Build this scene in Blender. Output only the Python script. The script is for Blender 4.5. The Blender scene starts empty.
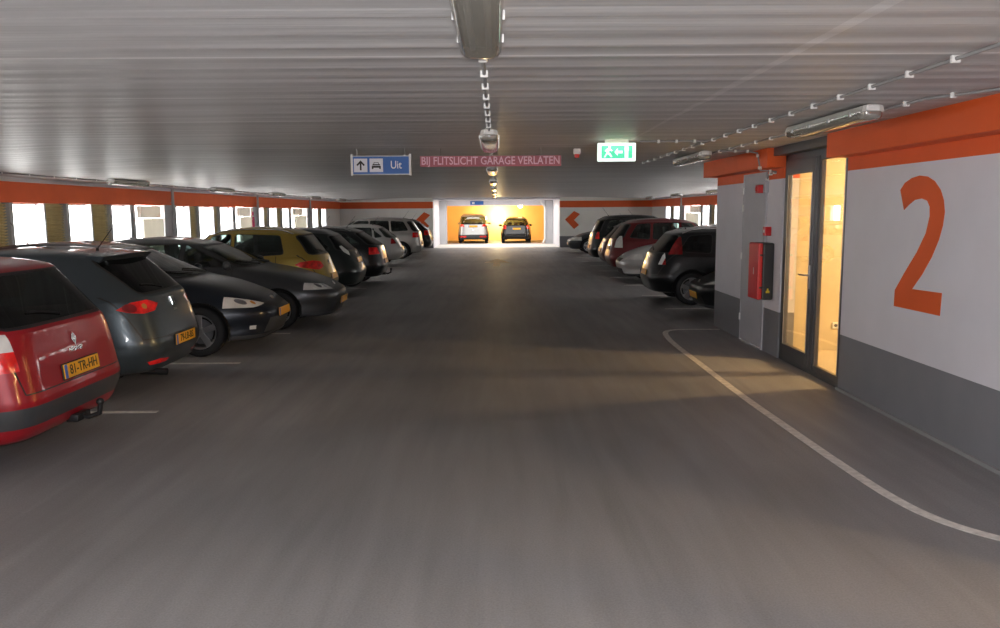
import bpy, bmesh, math, random
from mathutils import Vector, Matrix
from mathutils.bvhtree import BVHTree
random.seed(7)
S = bpy.context.scene
C = S.collection
PI = math.pi

# ------------------------------------------------------------------ camera
F_PX, CAM_H = 800.0, 1.92
VPX, VPY, ROLL = 496.0, 212.0, math.radians(0.4)
def setup_camera():
    dx, dy = VPX-500, -(VPY-314)
    s = -ROLL
    ux = dx*math.cos(s)-dy*math.sin(s); uy = dx*math.sin(s)+dy*math.cos(s)
    pitch = math.atan(uy/F_PX); yaw = -math.atan(ux/math.hypot(F_PX, uy))
    fwd = Vector((math.sin(yaw)*math.cos(pitch), math.cos(yaw)*math.cos(pitch), -math.sin(pitch)))
    right = Vector((math.cos(yaw), -math.sin(yaw), 0)); up = right.cross(fwd)
    cr, sr = math.cos(-ROLL), math.sin(-ROLL)
    r = right*cr+up*sr; u = -right*sr+up*cr
    cam = bpy.data.cameras.new('camera'); o = bpy.data.objects.new('camera', cam); C.objects.link(o)
    m = Matrix((r, u, -fwd)).transposed().to_4x4(); m.translation = Vector((0, 0, CAM_H))
    o.matrix_world = m
    cam.sensor_width = 36; cam.lens = F_PX/1000*36; cam.clip_start = 0.05; cam.clip_end = 400
    S.camera = o
setup_camera()

# ------------------------------------------------------------------ world, big lights, exposure
S.view_settings.view_transform = 'Standard'; S.view_settings.look = 'None'
S.view_settings.gamma = 1; S.view_settings.use_curve_mapping = False
S.view_settings.exposure = 0.15
W = bpy.data.worlds.new('sky'); S.world = W; W.use_nodes = True
wb = W.node_tree.nodes['Background']; wb.inputs[0].default_value = (1.0, 0.985, 0.95, 1); wb.inputs[1].default_value = 10.0

def light(name, kind, loc, power, col, rot=(0, 0, 0), size=0.2, sy=None, spread=None):
    l = bpy.data.lights.new(name, kind); l.energy = power; l.color = col
    if kind == 'AREA':
        l.size = size
        if sy: l.shape = 'RECTANGLE'; l.size_y = sy
        if spread: l.spread = spread
    elif kind in ('POINT', 'SPOT'): l.shadow_soft_size = size
    o = bpy.data.objects.new(name, l); C.objects.link(o); o.location = loc; o.rotation_euler = rot
    return o
WARM = (1.0, 0.68, 0.34)
# the photographer's flash just above the lens
fl = light('camera_flash', 'AREA', (0.0, -0.02, 1.99), 140, (1.0, 0.97, 0.96), (PI/2-0.09, 0, 0), 0.07)
# stair hall lamp, second hall lamp, far bay lamp, far passage daylight fill
light('stair_hall_light', 'POINT', (6.1, 9.15, 2.25), 430, WARM, size=0.09)
light('hall_entrance_light', 'POINT', (6.2, 1.2, 2.3), 420, WARM, size=0.15)
light('far_bay_light', 'POINT', (0.15, 53.9, 1.7), 330, (1.0, 0.78, 0.42), size=0.12)
light('passage_daylight_fill', 'AREA', (0, 46.2, 2.5), 220, (1.0, 0.98, 0.94), (0, 0, 0), 6.0, 3.5)  # unseen panel added in place of side daylight, no fitting here
for k, yy in enumerate((-2.5,)):
    light('rear_fill_light', 'AREA', (0, yy, 2.5), 420, (0.95, 0.96, 1.0), (0, 0, 0), 9.0, 3.0)  # added fill panel behind the camera, brightens the near floor

# ------------------------------------------------------------------ materials
def mat(name, col, rough=0.6, metal=0.0, coat=0.0, noise=0.0, nscale=5.0, bump=0.0, bscale=40, spec=0.5, emit=0, dark_back=False, stretch=None):
    m = bpy.data.materials.new(name); m.use_nodes = True
    nt = m.node_tree; b = nt.nodes['Principled BSDF']
    b.inputs['Base Color'].default_value = (*col, 1); b.inputs['Roughness'].default_value = rough
    b.inputs['Metallic'].default_value = metal; b.inputs['Coat Weight'].default_value = coat
    b.inputs['Coat Roughness'].default_value = 0.06; b.inputs['Specular IOR Level'].default_value = spec
    if emit:
        b.inputs['Emission Color'].default_value = (*col, 1); b.inputs['Emission Strength'].default_value = emit
    tc = nt.nodes.new('ShaderNodeTexCoord'); mp = nt.nodes.new('ShaderNodeMapping')
    nt.links.new(tc.outputs['Object'], mp.inputs[0])
    if stretch: mp.inputs['Scale'].default_value = stretch
    last = None
    if noise or True:
        n = nt.nodes.new('ShaderNodeTexNoise'); n.inputs['Scale'].default_value = nscale; n.inputs['Detail'].default_value = 4
        nt.links.new(mp.outputs[0], n.inputs['Vector'])
        mr = nt.nodes.new('ShaderNodeMapRange'); mr.inputs[1].default_value = 0.3; mr.inputs[2].default_value = 0.7
        a = max(noise, 0.02)
        mr.inputs[3].default_value = 1-a; mr.inputs[4].default_value = 1+a
        nt.links.new(n.outputs[0], mr.inputs[0])
        vm = nt.nodes.new('ShaderNodeVectorMath'); vm.operation = 'SCALE'
        vm.inputs[0].default_value = col; nt.links.new(mr.outputs[0], vm.inputs['Scale'])
        last = vm.outputs[0]
    if dark_back:
        g = nt.nodes.new('ShaderNodeNewGeometry'); mx = nt.nodes.new('ShaderNodeMix'); mx.data_type = 'RGBA'
        nt.links.new(g.outputs['Backfacing'], mx.inputs[0]); nt.links.new(last, mx.inputs[6])
        mx.inputs[7].default_value = (0.03, 0.03, 0.032, 1); last = mx.outputs[2]
    nt.links.new(last, b.inputs['Base Color'])
    if bump:
        n2 = nt.nodes.new('ShaderNodeTexNoise'); n2.inputs['Scale'].default_value = bscale; n2.inputs['Detail'].default_value = 3
        nt.links.new(mp.outputs[0], n2.inputs['Vector'])
        bp = nt.nodes.new('ShaderNodeBump'); bp.inputs['Strength'].default_value = bump; bp.inputs['Distance'].default_value = 0.02
        nt.links.new(n2.outputs[0], bp.inputs['Height']); nt.links.new(bp.outputs[0], b.inputs['Normal'])
    return m
def glass(name, tint, refl=1.0, rough=0.02, base=0.06, diff=None, dmix=0.0):
    m = bpy.data.materials.new(name); m.use_nodes = True; nt = m.node_tree
    for n in list(nt.nodes):
        if n.type != 'OUTPUT_MATERIAL': nt.nodes.remove(n)
    out = [n for n in nt.nodes][0]
    t = nt.nodes.new('ShaderNodeBsdfTransparent'); t.inputs[0].default_value = (*tint, 1)
    g = nt.nodes.new('ShaderNodeBsdfGlossy'); g.inputs['Roughness'].default_value = rough; g.inputs[0].default_value = (refl, refl, refl, 1)
    lw = nt.nodes.new('ShaderNodeLayerWeight'); lw.inputs['Blend'].default_value = 0.5
    pw = nt.nodes.new('ShaderNodeMath'); pw.operation = 'POWER'; pw.inputs[1].default_value = 5.0; nt.links.new(lw.outputs['Facing'], pw.inputs[0])
    ad = nt.nodes.new('ShaderNodeMath'); ad.operation = 'MULTIPLY_ADD'; ad.inputs[1].default_value = 0.9-base; ad.inputs[2].default_value = base
    nt.links.new(pw.outputs[0], ad.inputs[0])
    under = t
    if dmix:
        d = nt.nodes.new('ShaderNodeBsdfDiffuse'); d.inputs[0].default_value = (*diff, 1)
        m2 = nt.nodes.new('ShaderNodeMixShader'); m2.inputs[0].default_value = dmix
        nt.links.new(t.outputs[0], m2.inputs[1]); nt.links.new(d.outputs[0], m2.inputs[2]); under = m2
    mx = nt.nodes.new('ShaderNodeMixShader')
    nt.links.new(ad.outputs[0], mx.inputs[0]); nt.links.new(under.outputs[0], mx.inputs[1]); nt.links.new(g.outputs[0], mx.inputs[2])
    nt.links.new(mx.outputs[0], out.inputs[0])
    return m

M = dict(
    white=mat('white_wall_paint', (0.73, 0.715, 0.765), 0.75, noise=0.03, nscale=2, bump=0.05),  # lavender cast of the flash kept in this white
    backwhite=mat('window_lit_white_paint', (0.88, 0.87, 0.83), 0.75, noise=0.03, nscale=2, bump=0.05),  # back wall white, window light on it put into the colour
    dado=mat('grey_dado_paint', (0.215, 0.215, 0.235), 0.7, noise=0.04, nscale=3, bump=0.05),
    orange=mat('orange_paint', (0.78, 0.115, 0.018), 0.6, noise=0.04, nscale=3, bump=0.04),
    alu=mat('grey_aluminium', (0.10, 0.10, 0.105), 0.35, metal=0.3, noise=0.03),
    alulight=mat('light_aluminium', (0.5, 0.5, 0.5), 0.3, metal=0.6),
    plaster=mat('hall_plaster', (0.56, 0.48, 0.33), 0.8, noise=0.08, nscale=1.5, bump=0.08, bscale=15),
    yplaster=mat('yellow_wall_paint', (0.86, 0.60, 0.27), 0.8, noise=0.05, nscale=1),
    doorgrey=mat('light_grey_door', (0.50, 0.50, 0.54), 0.6, noise=0.03),
    concrete=mat('pale_concrete', (0.55, 0.54, 0.52), 0.8, noise=0.08, nscale=2.5, bump=0.1, bscale=20),
    column=mat('column_paint', (0.50, 0.50, 0.52), 0.7, noise=0.05, nscale=2),
    mullion=mat('mullion_grey', (0.50, 0.53, 0.57), 0.5, noise=0.04),
    slat=mat('ochre_slats', (0.80, 0.68, 0.36), 0.55, noise=0.12, nscale=3),
    tyre=mat('tyre_rubber', (0.012, 0.012, 0.013), 0.75, noise=0.1, nscale=20, bump=0.2, bscale=60),
    alloy=mat('alloy_rim', (0.55, 0.55, 0.56), 0.28, metal=0.85),
    steelrim=mat('dark_rim', (0.25, 0.25, 0.26), 0.35, metal=0.8),
    trim=mat('black_trim', (0.012, 0.012, 0.013), 0.45, noise=0.05),
    plastic=mat('grey_plastic', (0.05, 0.052, 0.055), 0.5, noise=0.05, nscale=20),
    liner=mat('wheel_well_black', (0.006, 0.006, 0.006), 0.9, noise=0.05),
    under=mat('underbody_black', (0.01, 0.01, 0.01), 0.9, noise=0.1),
    fabric=mat('seat_fabric', (0.05, 0.05, 0.055), 0.9, noise=0.15, nscale=15),
    yplate=mat('yellow_plate', (0.85, 0.42, 0.02), 0.35, noise=0.03),
    bplate=mat('blue_plate_strip', (0.06, 0.14, 0.5), 0.4),
    ink=mat('black_lettering', (0.02, 0.015, 0.01), 0.5),
    wink=mat('white_lettering', (0.85, 0.85, 0.85), 0.5),
    chrome=mat('chrome', (0.75, 0.75, 0.76), 0.12, metal=1.0),
    redlens=mat('red_lens', (0.75, 0.015, 0.015), 0.12, coat=1.0, noise=0.5, nscale=9),  # red brightened to include the flash thrown back by the lens
    redlensd=mat('deep_red_lens', (0.22, 0.008, 0.01), 0.12, coat=1.0, noise=0.25, nscale=14),
    clearlens=mat('clear_lens', (0.78, 0.76, 0.73), 0.12, metal=0.1, coat=1.0, noise=0.2, nscale=5),
    amber=mat('amber_lens', (0.6, 0.25, 0.05), 0.15, coat=1.0),
    blue=mat('blue_sign', (0.045, 0.15, 0.46), 0.5, noise=0.03),
    signwhite=mat('white_sign', (0.80, 0.80, 0.84), 0.5),
    pinkpanel=mat('pink_red_panel', (0.42, 0.10, 0.13), 0.5, noise=0.1, nscale=30),
    pinktext=mat('pink_lettering', (0.82, 0.48, 0.58), 0.4),
    redmetal=mat('red_enamel', (0.62, 0.02, 0.025), 0.35, noise=0.03),
    blackmetal=mat('black_enamel', (0.03, 0.03, 0.03), 0.4, noise=0.05),
    yellow=mat('yellow_sticker', (0.8, 0.6, 0.03), 0.5),
    green=mat('lit_green_sign', (0.10, 0.80, 0.45), 0.5, emit=0.6),
    litwhite=mat('lit_white_sign', (0.85, 1.0, 0.92), 0.5, emit=0.9),
    conduit=mat('grey_conduit', (0.30, 0.30, 0.30), 0.5, noise=0.05),
    clip=mat('white_clip', (0.80, 0.80, 0.78), 0.5),
    line=mat('road_marking_white', (0.66, 0.63, 0.59), 0.7, noise=0.18, nscale=18),
    tanmark=mat('worn_arrow_paint', (0.80, 0.60, 0.34), 0.7, noise=0.3, nscale=9),
    lamphouse=mat('lamp_housing_grey', (0.55, 0.54, 0.50), 0.4, noise=0.03),
    magenta=mat('pink_red_sign', (0.60, 0.05, 0.16), 0.5),
    boardwhite=mat('cream_board', (0.85, 0.83, 0.76), 0.7, noise=0.03),
    bulb=mat('glowing_bulb', (1.0, 0.80, 0.42), 0.5, emit=18),
    tube=mat('unlit_tube', (0.8, 0.8, 0.78), 0.3),
)
nt = M['boardwhite'].node_tree; tl = nt.nodes.new('ShaderNodeBsdfTranslucent'); tl.inputs[0].default_value = (0.85, 0.83, 0.76, 1)
mx = nt.nodes.new('ShaderNodeMixShader'); mx.inputs[0].default_value = 0.2
nt.links.new(nt.nodes['Principled BSDF'].outputs[0], mx.inputs[1]); nt.links.new(tl.outputs[0], mx.inputs[2])
nt.links.new(mx.outputs[0], nt.nodes['Material Output'].inputs[0])
M['carglass'] = glass('tinted_car_glass', (0.30, 0.36, 0.34), refl=0.9, base=0.06)
M['privglass'] = glass('dark_car_glass', (0.05, 0.06, 0.06), refl=0.8, base=0.05)
M['doorglass'] = glass('clear_door_glass', (0.93, 0.93, 0.90), refl=1.0, base=0.09)
M['diffuser'] = glass('lamp_diffuser', (0.55, 0.54, 0.50), refl=1.0, rough=0.10, base=0.12, diff=(0.70, 0.68, 0.62), dmix=0.28)
def paint(name, col, metal=0.3, rough=0.35, coat=0.6):
    return mat(name, col, rough, metal=metal, coat=coat, noise=0.02, dark_back=True, spec=0.3)

def floor_material():
    m = bpy.data.materials.new('asphalt_floor'); m.use_nodes = True; nt = m.node_tree; N = nt.nodes; L = nt.links
    b = N['Principled BSDF']; b.inputs['Roughness'].default_value = 0.55; b.inputs['Specular IOR Level'].default_value = 0.35
    tc = N.new('ShaderNodeTexCoord')
    def noise(scale, detail, st, lo, hi):
        mp = N.new('ShaderNodeMapping'); mp.inputs['Scale'].default_value = st; L.new(tc.outputs['Object'], mp.inputs[0])
        n = N.new('ShaderNodeTexNoise'); n.inputs['Scale'].default_value = scale; n.inputs['Detail'].default_value = detail
        n.inputs['Distortion'].default_value = 0.4
        L.new(mp.outputs[0], n.inputs['Vector'])
        r = N.new('ShaderNodeMapRange'); r.inputs[1].default_value = 0.3; r.inputs[2].default_value = 0.7
        r.inputs[3].default_value = lo; r.inputs[4].default_value = hi; L.new(n.outputs[0], r.inputs[0]); return r.outputs[0], n
    a, _ = noise(0.45, 4, (1, 0.7, 1), 0.80, 1.14)
    c, _ = noise(3.0, 6, (1.8, 0.16, 1), 0.88, 1.10)      # tyre streaks along the aisle
    d, nf = noise(90, 3, (1, 1, 1), 0.88, 1.12)
    m1 = N.new('ShaderNodeMath'); m1.operation = 'MULTIPLY'; L.new(a, m1.inputs[0]); L.new(c, m1.inputs[1])
    m2 = N.new('ShaderNodeMath'); m2.operation = 'MULTIPLY'; L.new(m1.outputs[0], m2.inputs[0]); L.new(d, m2.inputs[1])
    # worn darker wheel path down the middle of the aisle
    sx = N.new('ShaderNodeSeparateXYZ'); L.new(tc.outputs['Object'], sx.inputs[0])
    ab = N.new('ShaderNodeMath'); ab.operation = 'ABSOLUTE'; L.new(sx.outputs[0], ab.inputs[0])
    pr = N.new('ShaderNodeMapRange'); pr.interpolation_type = 'SMOOTHSTEP'; pr.inputs[1].default_value = 0.3; pr.inputs[2].default_value = 2.6
    pr.inputs[3].default_value = 0.80; pr.inputs[4].default_value = 1.0; L.new(ab.outputs[0], pr.inputs[0])
    m3 = N.new('ShaderNodeMath'); m3.operation = 'MULTIPLY'; L.new(m2.outputs[0], m3.inputs[0]); L.new(pr.outputs[0], m3.inputs[1])
    v = N.new('ShaderNodeVectorMath'); v.operation = 'SCALE'; v.inputs[0].default_value = (0.268, 0.260, 0.262)
    L.new(m3.outputs[0], v.inputs['Scale']); L.new(v.outputs[0], b.inputs['Base Color'])
    bp = N.new('ShaderNodeBump'); bp.inputs['Strength'].default_value = 0.25; bp.inputs['Distance'].default_value = 0.004
    L.new(nf.outputs[0], bp.inputs['Height']); L.new(bp.outputs[0], b.inputs['Normal'])
    return m
def ceiling_material():
    m = bpy.data.materials.new('ribbed_ceiling'); m.use_nodes = True; nt = m.node_tree; N = nt.nodes; L = nt.links
    b = N['Principled BSDF']; b.inputs['Roughness'].default_value = 0.40; b.inputs['Specular IOR Level'].default_value = 0.04
    tc = N.new('ShaderNodeTexCoord'); sx = N.new('ShaderNodeSeparateXYZ'); L.new(tc.outputs['Object'], sx.inputs[0])
    def math_(op, a, bb=None, c=None):
        n = N.new('ShaderNodeMath'); n.operation = op
        for i, v in enumerate((a, bb, c)):
            if v is None: continue
            if isinstance(v, (int, float)): n.inputs[i].default_value = v
            else: L.new(v, n.inputs[i])
        return n.outputs[0]
    def noise(scale, st, detail=4, dist=0.0):
        mp = N.new('ShaderNodeMapping'); mp.inputs['Scale'].default_value = st; L.new(tc.outputs['Object'], mp.inputs[0])
        n = N.new('ShaderNodeTexNoise'); n.inputs['Scale'].default_value = scale; n.inputs['Detail'].default_value = detail; n.inputs['Distortion'].default_value = dist
        L.new(mp.outputs[0], n.inputs['Vector']); return n.outputs[0]
    y = sx.outputs[1]
    streak = noise(1.0, (0.12, 6.5, 1), 5)            # long streaks across the aisle
    fine = noise(1.0, (0.5, 38, 1), 3)
    big = noise(1.2, (0.5, 1.0, 1), 3)
    # joints every 1.4 m: thin pale line
    fr = math_('FRACT', math_('DIVIDE', y, 1.42))
    joint = math_('LESS_THAN', math_('ABSOLUTE', math_('SUBTRACT', fr, 0.93)), 0.011)
    rib = math_('SINE', math_('ADD', math_('MULTIPLY', y, 2*PI/0.284), math_('MULTIPLY', noise(1.0, (0.02, 1.3, 1), 2), 7.0)))
    v = math_('ADD', math_('MULTIPLY', streak, 0.55), math_('MULTIPLY', fine, 0.25))
    v = math_('ADD', v, math_('MULTIPLY', big, 0.2))
    v = math_('ADD', v, math_('MULTIPLY', rib, 0.025))
    r = N.new('ShaderNodeMapRange'); r.inputs[1].default_value = 0.3; r.inputs[2].default_value = 0.7; r.inputs[3].default_value = 0.42; r.inputs[4].default_value = 0.66
    L.new(v, r.inputs[0])
    # long pale filler line running with the aisle
    cr = noise(1.0, (3, 1.6, 1), 4)
    xc = math_('ADD', sx.outputs[0], math_('MULTIPLY', math_('SUBTRACT', cr, 0.5), 0.05))
    w = math_('SUBTRACT', 0.05, math_('MULTIPLY', y, 0.004))
    crack = math_('MULTIPLY', math_('LESS_THAN', math_('ABSOLUTE', math_('SUBTRACT', xc, 1.50)), w), math_('LESS_THAN', y, 9.5))
    mx = math_('MAXIMUM', math_('MULTIPLY', joint, 0.9), math_('MULTIPLY', crack, 0.42))
    val = math_('ADD', r.outputs[0], math_('MULTIPLY', mx, 0.24))
    vs = N.new('ShaderNodeVectorMath'); vs.operation = 'SCALE'; vs.inputs[0].default_value = (1.0, 0.985, 0.985); L.new(val, vs.inputs['Scale'])
    L.new(vs.outputs[0], b.inputs['Base Color'])
    bp = N.new('ShaderNodeBump'); bp.inputs['Strength'].default_value = 1.0; bp.inputs['Distance'].default_value = 0.014
    h = math_('ADD', math_('MULTIPLY', streak, 0.8), math_('MULTIPLY', math_('MULTIPLY', rib, streak), 0.40)); h = math_('ADD', h, math_('MULTIPLY', fine, 0.25))
    L.new(h, bp.inputs['Height']); L.new(bp.outputs[0], b.inputs['Normal'])
    return m
M['floor'] = floor_material(); M['ceiling'] = ceiling_material()

# ------------------------------------------------------------------ helpers
def finish(name, bm, m, parent=None, smooth=False, loc=None, rot=None, angle=None):
    me = bpy.data.meshes.new(name); bm.normal_update(); bm.to_mesh(me); bm.free()
    for x in (m if isinstance(m, (list, tuple)) else [m]): me.materials.append(x)
    if smooth:
        me.shade_smooth()
        if angle: me.set_sharp_from_angle(angle=math.radians(angle))
    o = bpy.data.objects.new(name, me); C.objects.link(o)
    if parent: o.parent = parent
    if loc: o.location = loc
    if rot: o.rotation_euler = rot
    return o
def tag(o, label=None, cat=None, group=None, kind=None):
    if label: o['label'] = label
    if cat: o['category'] = cat
    if group: o['group'] = group
    if kind: o['kind'] = kind
    return o
def empty(name, loc=(0, 0, 0), rz=0):
    o = bpy.data.objects.new(name, None); C.objects.link(o); o.location = loc; o.rotation_euler = (0, 0, rz); o.empty_display_size = 0.2
    return o
def box(bm, x0, x1, y0, y1, z0, z1, bevel=0, mi=0, seg=2):
    r = bmesh.ops.create_cube(bm, size=1.0); vs = r['verts']
    for v in vs: v.co = Vector((x0+(v.co.x+.5)*(x1-x0), y0+(v.co.y+.5)*(y1-y0), z0+(v.co.z+.5)*(z1-z0)))
    fs = list({f for v in vs for f in v.link_faces})
    if bevel:
        es = list({e for v in vs for e in v.link_edges})
        rr = bmesh.ops.bevel(bm, geom=es, offset=bevel, segments=seg, affect='EDGES', profile=0.5)
        fs = list({f for f in rr['faces']} | {f for f in fs if f.is_valid})
    for f in fs: f.material_index = mi
    return fs
def B(name, m, parent, *dims, bevel=0, **kw):
    bm = bmesh.new(); box(bm, *dims, bevel=bevel); return finish(name, bm, m, parent, **kw)
def struct(name, m, *dims, bevel=0):
    return tag(B(name, m, None, *dims, bevel=bevel), kind='structure')
def cyl(bm, p0, p1, r0, r1=None, n=16, mi=0, caps=True):
    p0, p1 = Vector(p0), Vector(p1); r1 = r0 if r1 is None else r1
    d = (p1-p0).normalized(); a = Vector((0, 0, 1)) if abs(d.z) < .9 else Vector((1, 0, 0))
    u = d.cross(a).normalized(); w = d.cross(u)
    A = [bm.verts.new(p0+(u*math.cos(2*PI*i/n)+w*math.sin(2*PI*i/n))*r0) for i in range(n)]
    Bv = [bm.verts.new(p1+(u*math.cos(2*PI*i/n)+w*math.sin(2*PI*i/n))*r1) for i in range(n)]
    for i in range(n):
        f = bm.faces.new((A[i], Bv[i], Bv[(i+1) % n], A[(i+1) % n])); f.material_index = mi
    if caps:
        bm.faces.new(A).material_index = mi; bm.faces.new(Bv[::-1]).material_index = mi
def tube(bm, pts, r, n=10, mi=0):
    pts = [Vector(p) for p in pts]; rings = []
    for i, p in enumerate(pts):
        d = (pts[min(i+1, len(pts)-1)]-pts[max(i-1, 0)]).normalized()
        a = Vector((0, 0, 1)) if abs(d.z) < .9 else Vector((1, 0, 0))
        u = d.cross(a).normalized(); w = d.cross(u)
        rings.append([bm.verts.new(p+(u*math.cos(2*PI*k/n)+w*math.sin(2*PI*k/n))*r) for k in range(n)])
    for a, b in zip(rings, rings[1:]):
        for k in range(n): bm.faces.new((a[k], b[k], b[(k+1) % n], a[(k+1) % n])).material_index = mi
    bm.faces.new(rings[0][::-1]); bm.faces.new(rings[-1])
def prism(bm, poly, axis, a, b, mi=0):
    """polygon extruded along an axis; poly in the two remaining axes"""
    def P(q, t):
        return Vector((t, q[0], q[1])) if axis == 'x' else Vector((q[0], t, q[1])) if axis == 'y' else Vector((q[0], q[1], t))
    A = [bm.verts.new(P(q, a)) for q in poly]; Bv = [bm.verts.new(P(q, b)) for q in poly]; n = len(poly)
    fs = [bm.faces.new(A), bm.faces.new(Bv[::-1])]
    for i in range(n): fs.append(bm.faces.new((A[i], A[(i+1) % n], Bv[(i+1) % n], Bv[i])))
    bmesh.ops.recalc_face_normals(bm, faces=fs)
    for f in fs: f.material_index = mi
def lathe(bm, prof, axis_y0=0, n=32, mi=0):
    """profile of (r, y) turned about the y axis"""
    rings = [[bm.verts.new((r*math.cos(2*PI*k/n), y, r*math.sin(2*PI*k/n))) for k in range(n)] for r, y in prof]
    for a, b in zip(rings, rings[1:]):
        for k in range(n): bm.faces.new((a[k], a[(k+1) % n], b[(k+1) % n], b[k])).material_index = mi
def text(name, body, size, m, parent, mtx, extrude=0.0015, align='CENTER', sx=1.0, bold=0.0):
    cu = bpy.data.curves.new(name, 'FONT'); cu.body = body; cu.size = size; cu.align_x = align; cu.align_y = 'CENTER'
    cu.extrude = extrude; cu.resolution_u = 3; cu.offset = bold
    t = bpy.data.objects.new(name+'_tmp', cu); C.objects.link(t)
    dg = bpy.context.evaluated_depsgraph_get(); dg.update()
    me = bpy.data.meshes.new_from_object(t.evaluated_get(dg)); bpy.data.objects.remove(t); bpy.data.curves.remove(cu)
    me.transform(Matrix.Diagonal((sx, 1, 1, 1))); me.materials.clear(); me.materials.append(m); me.name = name
    o = bpy.data.objects.new(name, me); C.objects.link(o)
    if parent: o.parent = parent
    o.matrix_local = mtx
    return o
def basis(loc, right, up):
    r = Vector(right).normalized(); u = Vector(up); n = r.cross(u).normalized(); u = n.cross(r)
    m = Matrix((r, u, n)).transposed().to_4x4(); m.translation = Vector(loc); return m
def add_profile_x(bm, prof, x0, x1): prism(bm, prof, 'x', x0, x1)

# ------------------------------------------------------------------ structure
WX = 8.4; YB = 43.4; CX = 3.66; YS = -5.0
CZ = 2.70; CZE = 2.58
struct('floor', M['floor'], -9.2, 9.2, YS, 56, -0.15, 0)
bm = bmesh.new()   # ceiling, slightly lower towards the facades
prism(bm, [(-9.3, CZE), (-8.4, CZE), (-5.0, CZ), (5.0, CZ), (8.4, CZE), (9.3, CZE), (9.3, CZ+.3), (-9.3, CZ+.3)], 'y', YS, YB+.2)
tag(finish('ceiling', bm, M['ceiling']), kind='structure')
# back wall with opening
OX0, OX1, OZ = -3.40, 3.44, 2.58
def wall_boxes(name, boxes):
    bm = bmesh.new()
    for b in boxes: box(bm, *b[:6], mi=b[6])
    return tag(finish(name, bm, [M['white'], M['dado'], M['orange'], M['plaster'], M['backwhite']]), kind='structure')
wall_boxes('wall_back', [
    (-WX-.3, OX0, YB, YB+.25, .60, 2.14, 4), (-WX-.3, OX0, YB, YB+.25, 0, .60, 1), (-WX-.3, OX0, YB, YB+.25, 2.14, 2.49, 2), (-WX-.3, OX0, YB, YB+.25, 2.49, CZ, 4),
    (OX1, WX+.3, YB, YB+.25, .60, 2.14, 4), (OX1, WX+.3, YB, YB+.25, 0, .60, 1), (OX1, WX+.3, YB, YB+.25, 2.14, 2.49, 2), (OX1, WX+.3, YB, YB+.25, 2.49, CZ, 4),
    (OX0, OX1, YB, YB+.25, OZ, CZ, 0)])
# passage beyond + bay
struct('wall_passage_left', M['white'], OX0-.25, OX0, YB+.25, 49.0, 0, 2.7)
struct('wall_passage_right', M['white'], OX1, OX1+.25, YB+.25, 49.0, 0, 2.7)
struct('ceiling_passage', M['white'], OX0-.25, OX1+.25, YB+.2, 49.2, 2.62, 2.8)
struct('trim_1', M['white'], OX0, OX1, 49.0, 49.3, 2.30, 2.62)             # lintel over the far bay
struct('wall_bay_left', M['yplaster'], -3.55, -3.35, 49.3, 55.0, 0, 2.9)
struct('wall_bay_right', M['yplaster'], 3.4, 3.6, 49.3, 55.0, 0, 2.9)
struct('wall_bay_back', M['yplaster'], -3.55, 3.6, 54.8, 55.0, 0, 2.9)
struct('ceiling_bay', M['yplaster'], -3.55, 3.6, 49.3, 55.0, 2.75, 2.9)
for x0, x1 in ((-3.40, -2.97), (2.98, 3.44)):
    c = B('concrete_column', M['column'], None, x0, x1, 48.6, 49.0, 0, 2.60, bevel=0.02)
    tag(c, 'pale column at the %s side of the bright far bay opening' % ('left' if x0 < 0 else 'right'), 'column', 'columns of the far bay')
# passage floor, daylight falling on it put into the pale colour
struct('floor_passage', mat('daylit_passage_floor', (0.62, 0.60, 0.56), 0.6, noise=0.05), OX0, OX1, YB, 49.2, 0.0, 0.006)
# wall behind the camera
struct('wall_front', M['white'], -9.2, 9.2, YS-.2, YS, 0, CZ)

# --- facade walls left and right ---
BR = [(14.09, 15.06), (15.94, 16.80), (17.72, 18.59), (21.2, 22.17), (22.92, 24.05), (24.66, 25.79),
      (28.37, 29.23), (30.0, 30.96), (31.83, 32.75), (37.04, 38.08), (38.95, 39.87)]
PIL = [(12.3, 13.0), (20.25, 21.0), (27.6, 28.3), (35.5, 36.25)]
BRN = [(6.3, 7.3), (8.1, 9.1), (9.9, 10.9), (-1.2, -.2), (.6, 1.6), (2.4, 3.4)]
PILN = [(4.7, 5.4), (-3.0, -2.3)]
SILL, HEAD = 1.0, 2.14
FARTHEST = ['', 'second ', 'third ', 'fourth ', 'fifth ', 'sixth ', 'seventh ', 'eighth ', 'ninth ', 'tenth ', 'eleventh ', 'twelfth ', 'thirteenth ', 'fourteenth ', 'fifteenth ', 'sixteenth ', 'seventeenth ', 'eighteenth ', 'nineteenth ', 'twentieth ', 'twenty-first ', 'twenty-second ', 'twenty-third ', 'twenty-fourth ', 'twenty-fifth ', 'twenty-sixth ', 'twenty-seventh ']
BOARDS = [(18.85, 20.2), (26.1, 27.5), (33.2, 35.4)]
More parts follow.
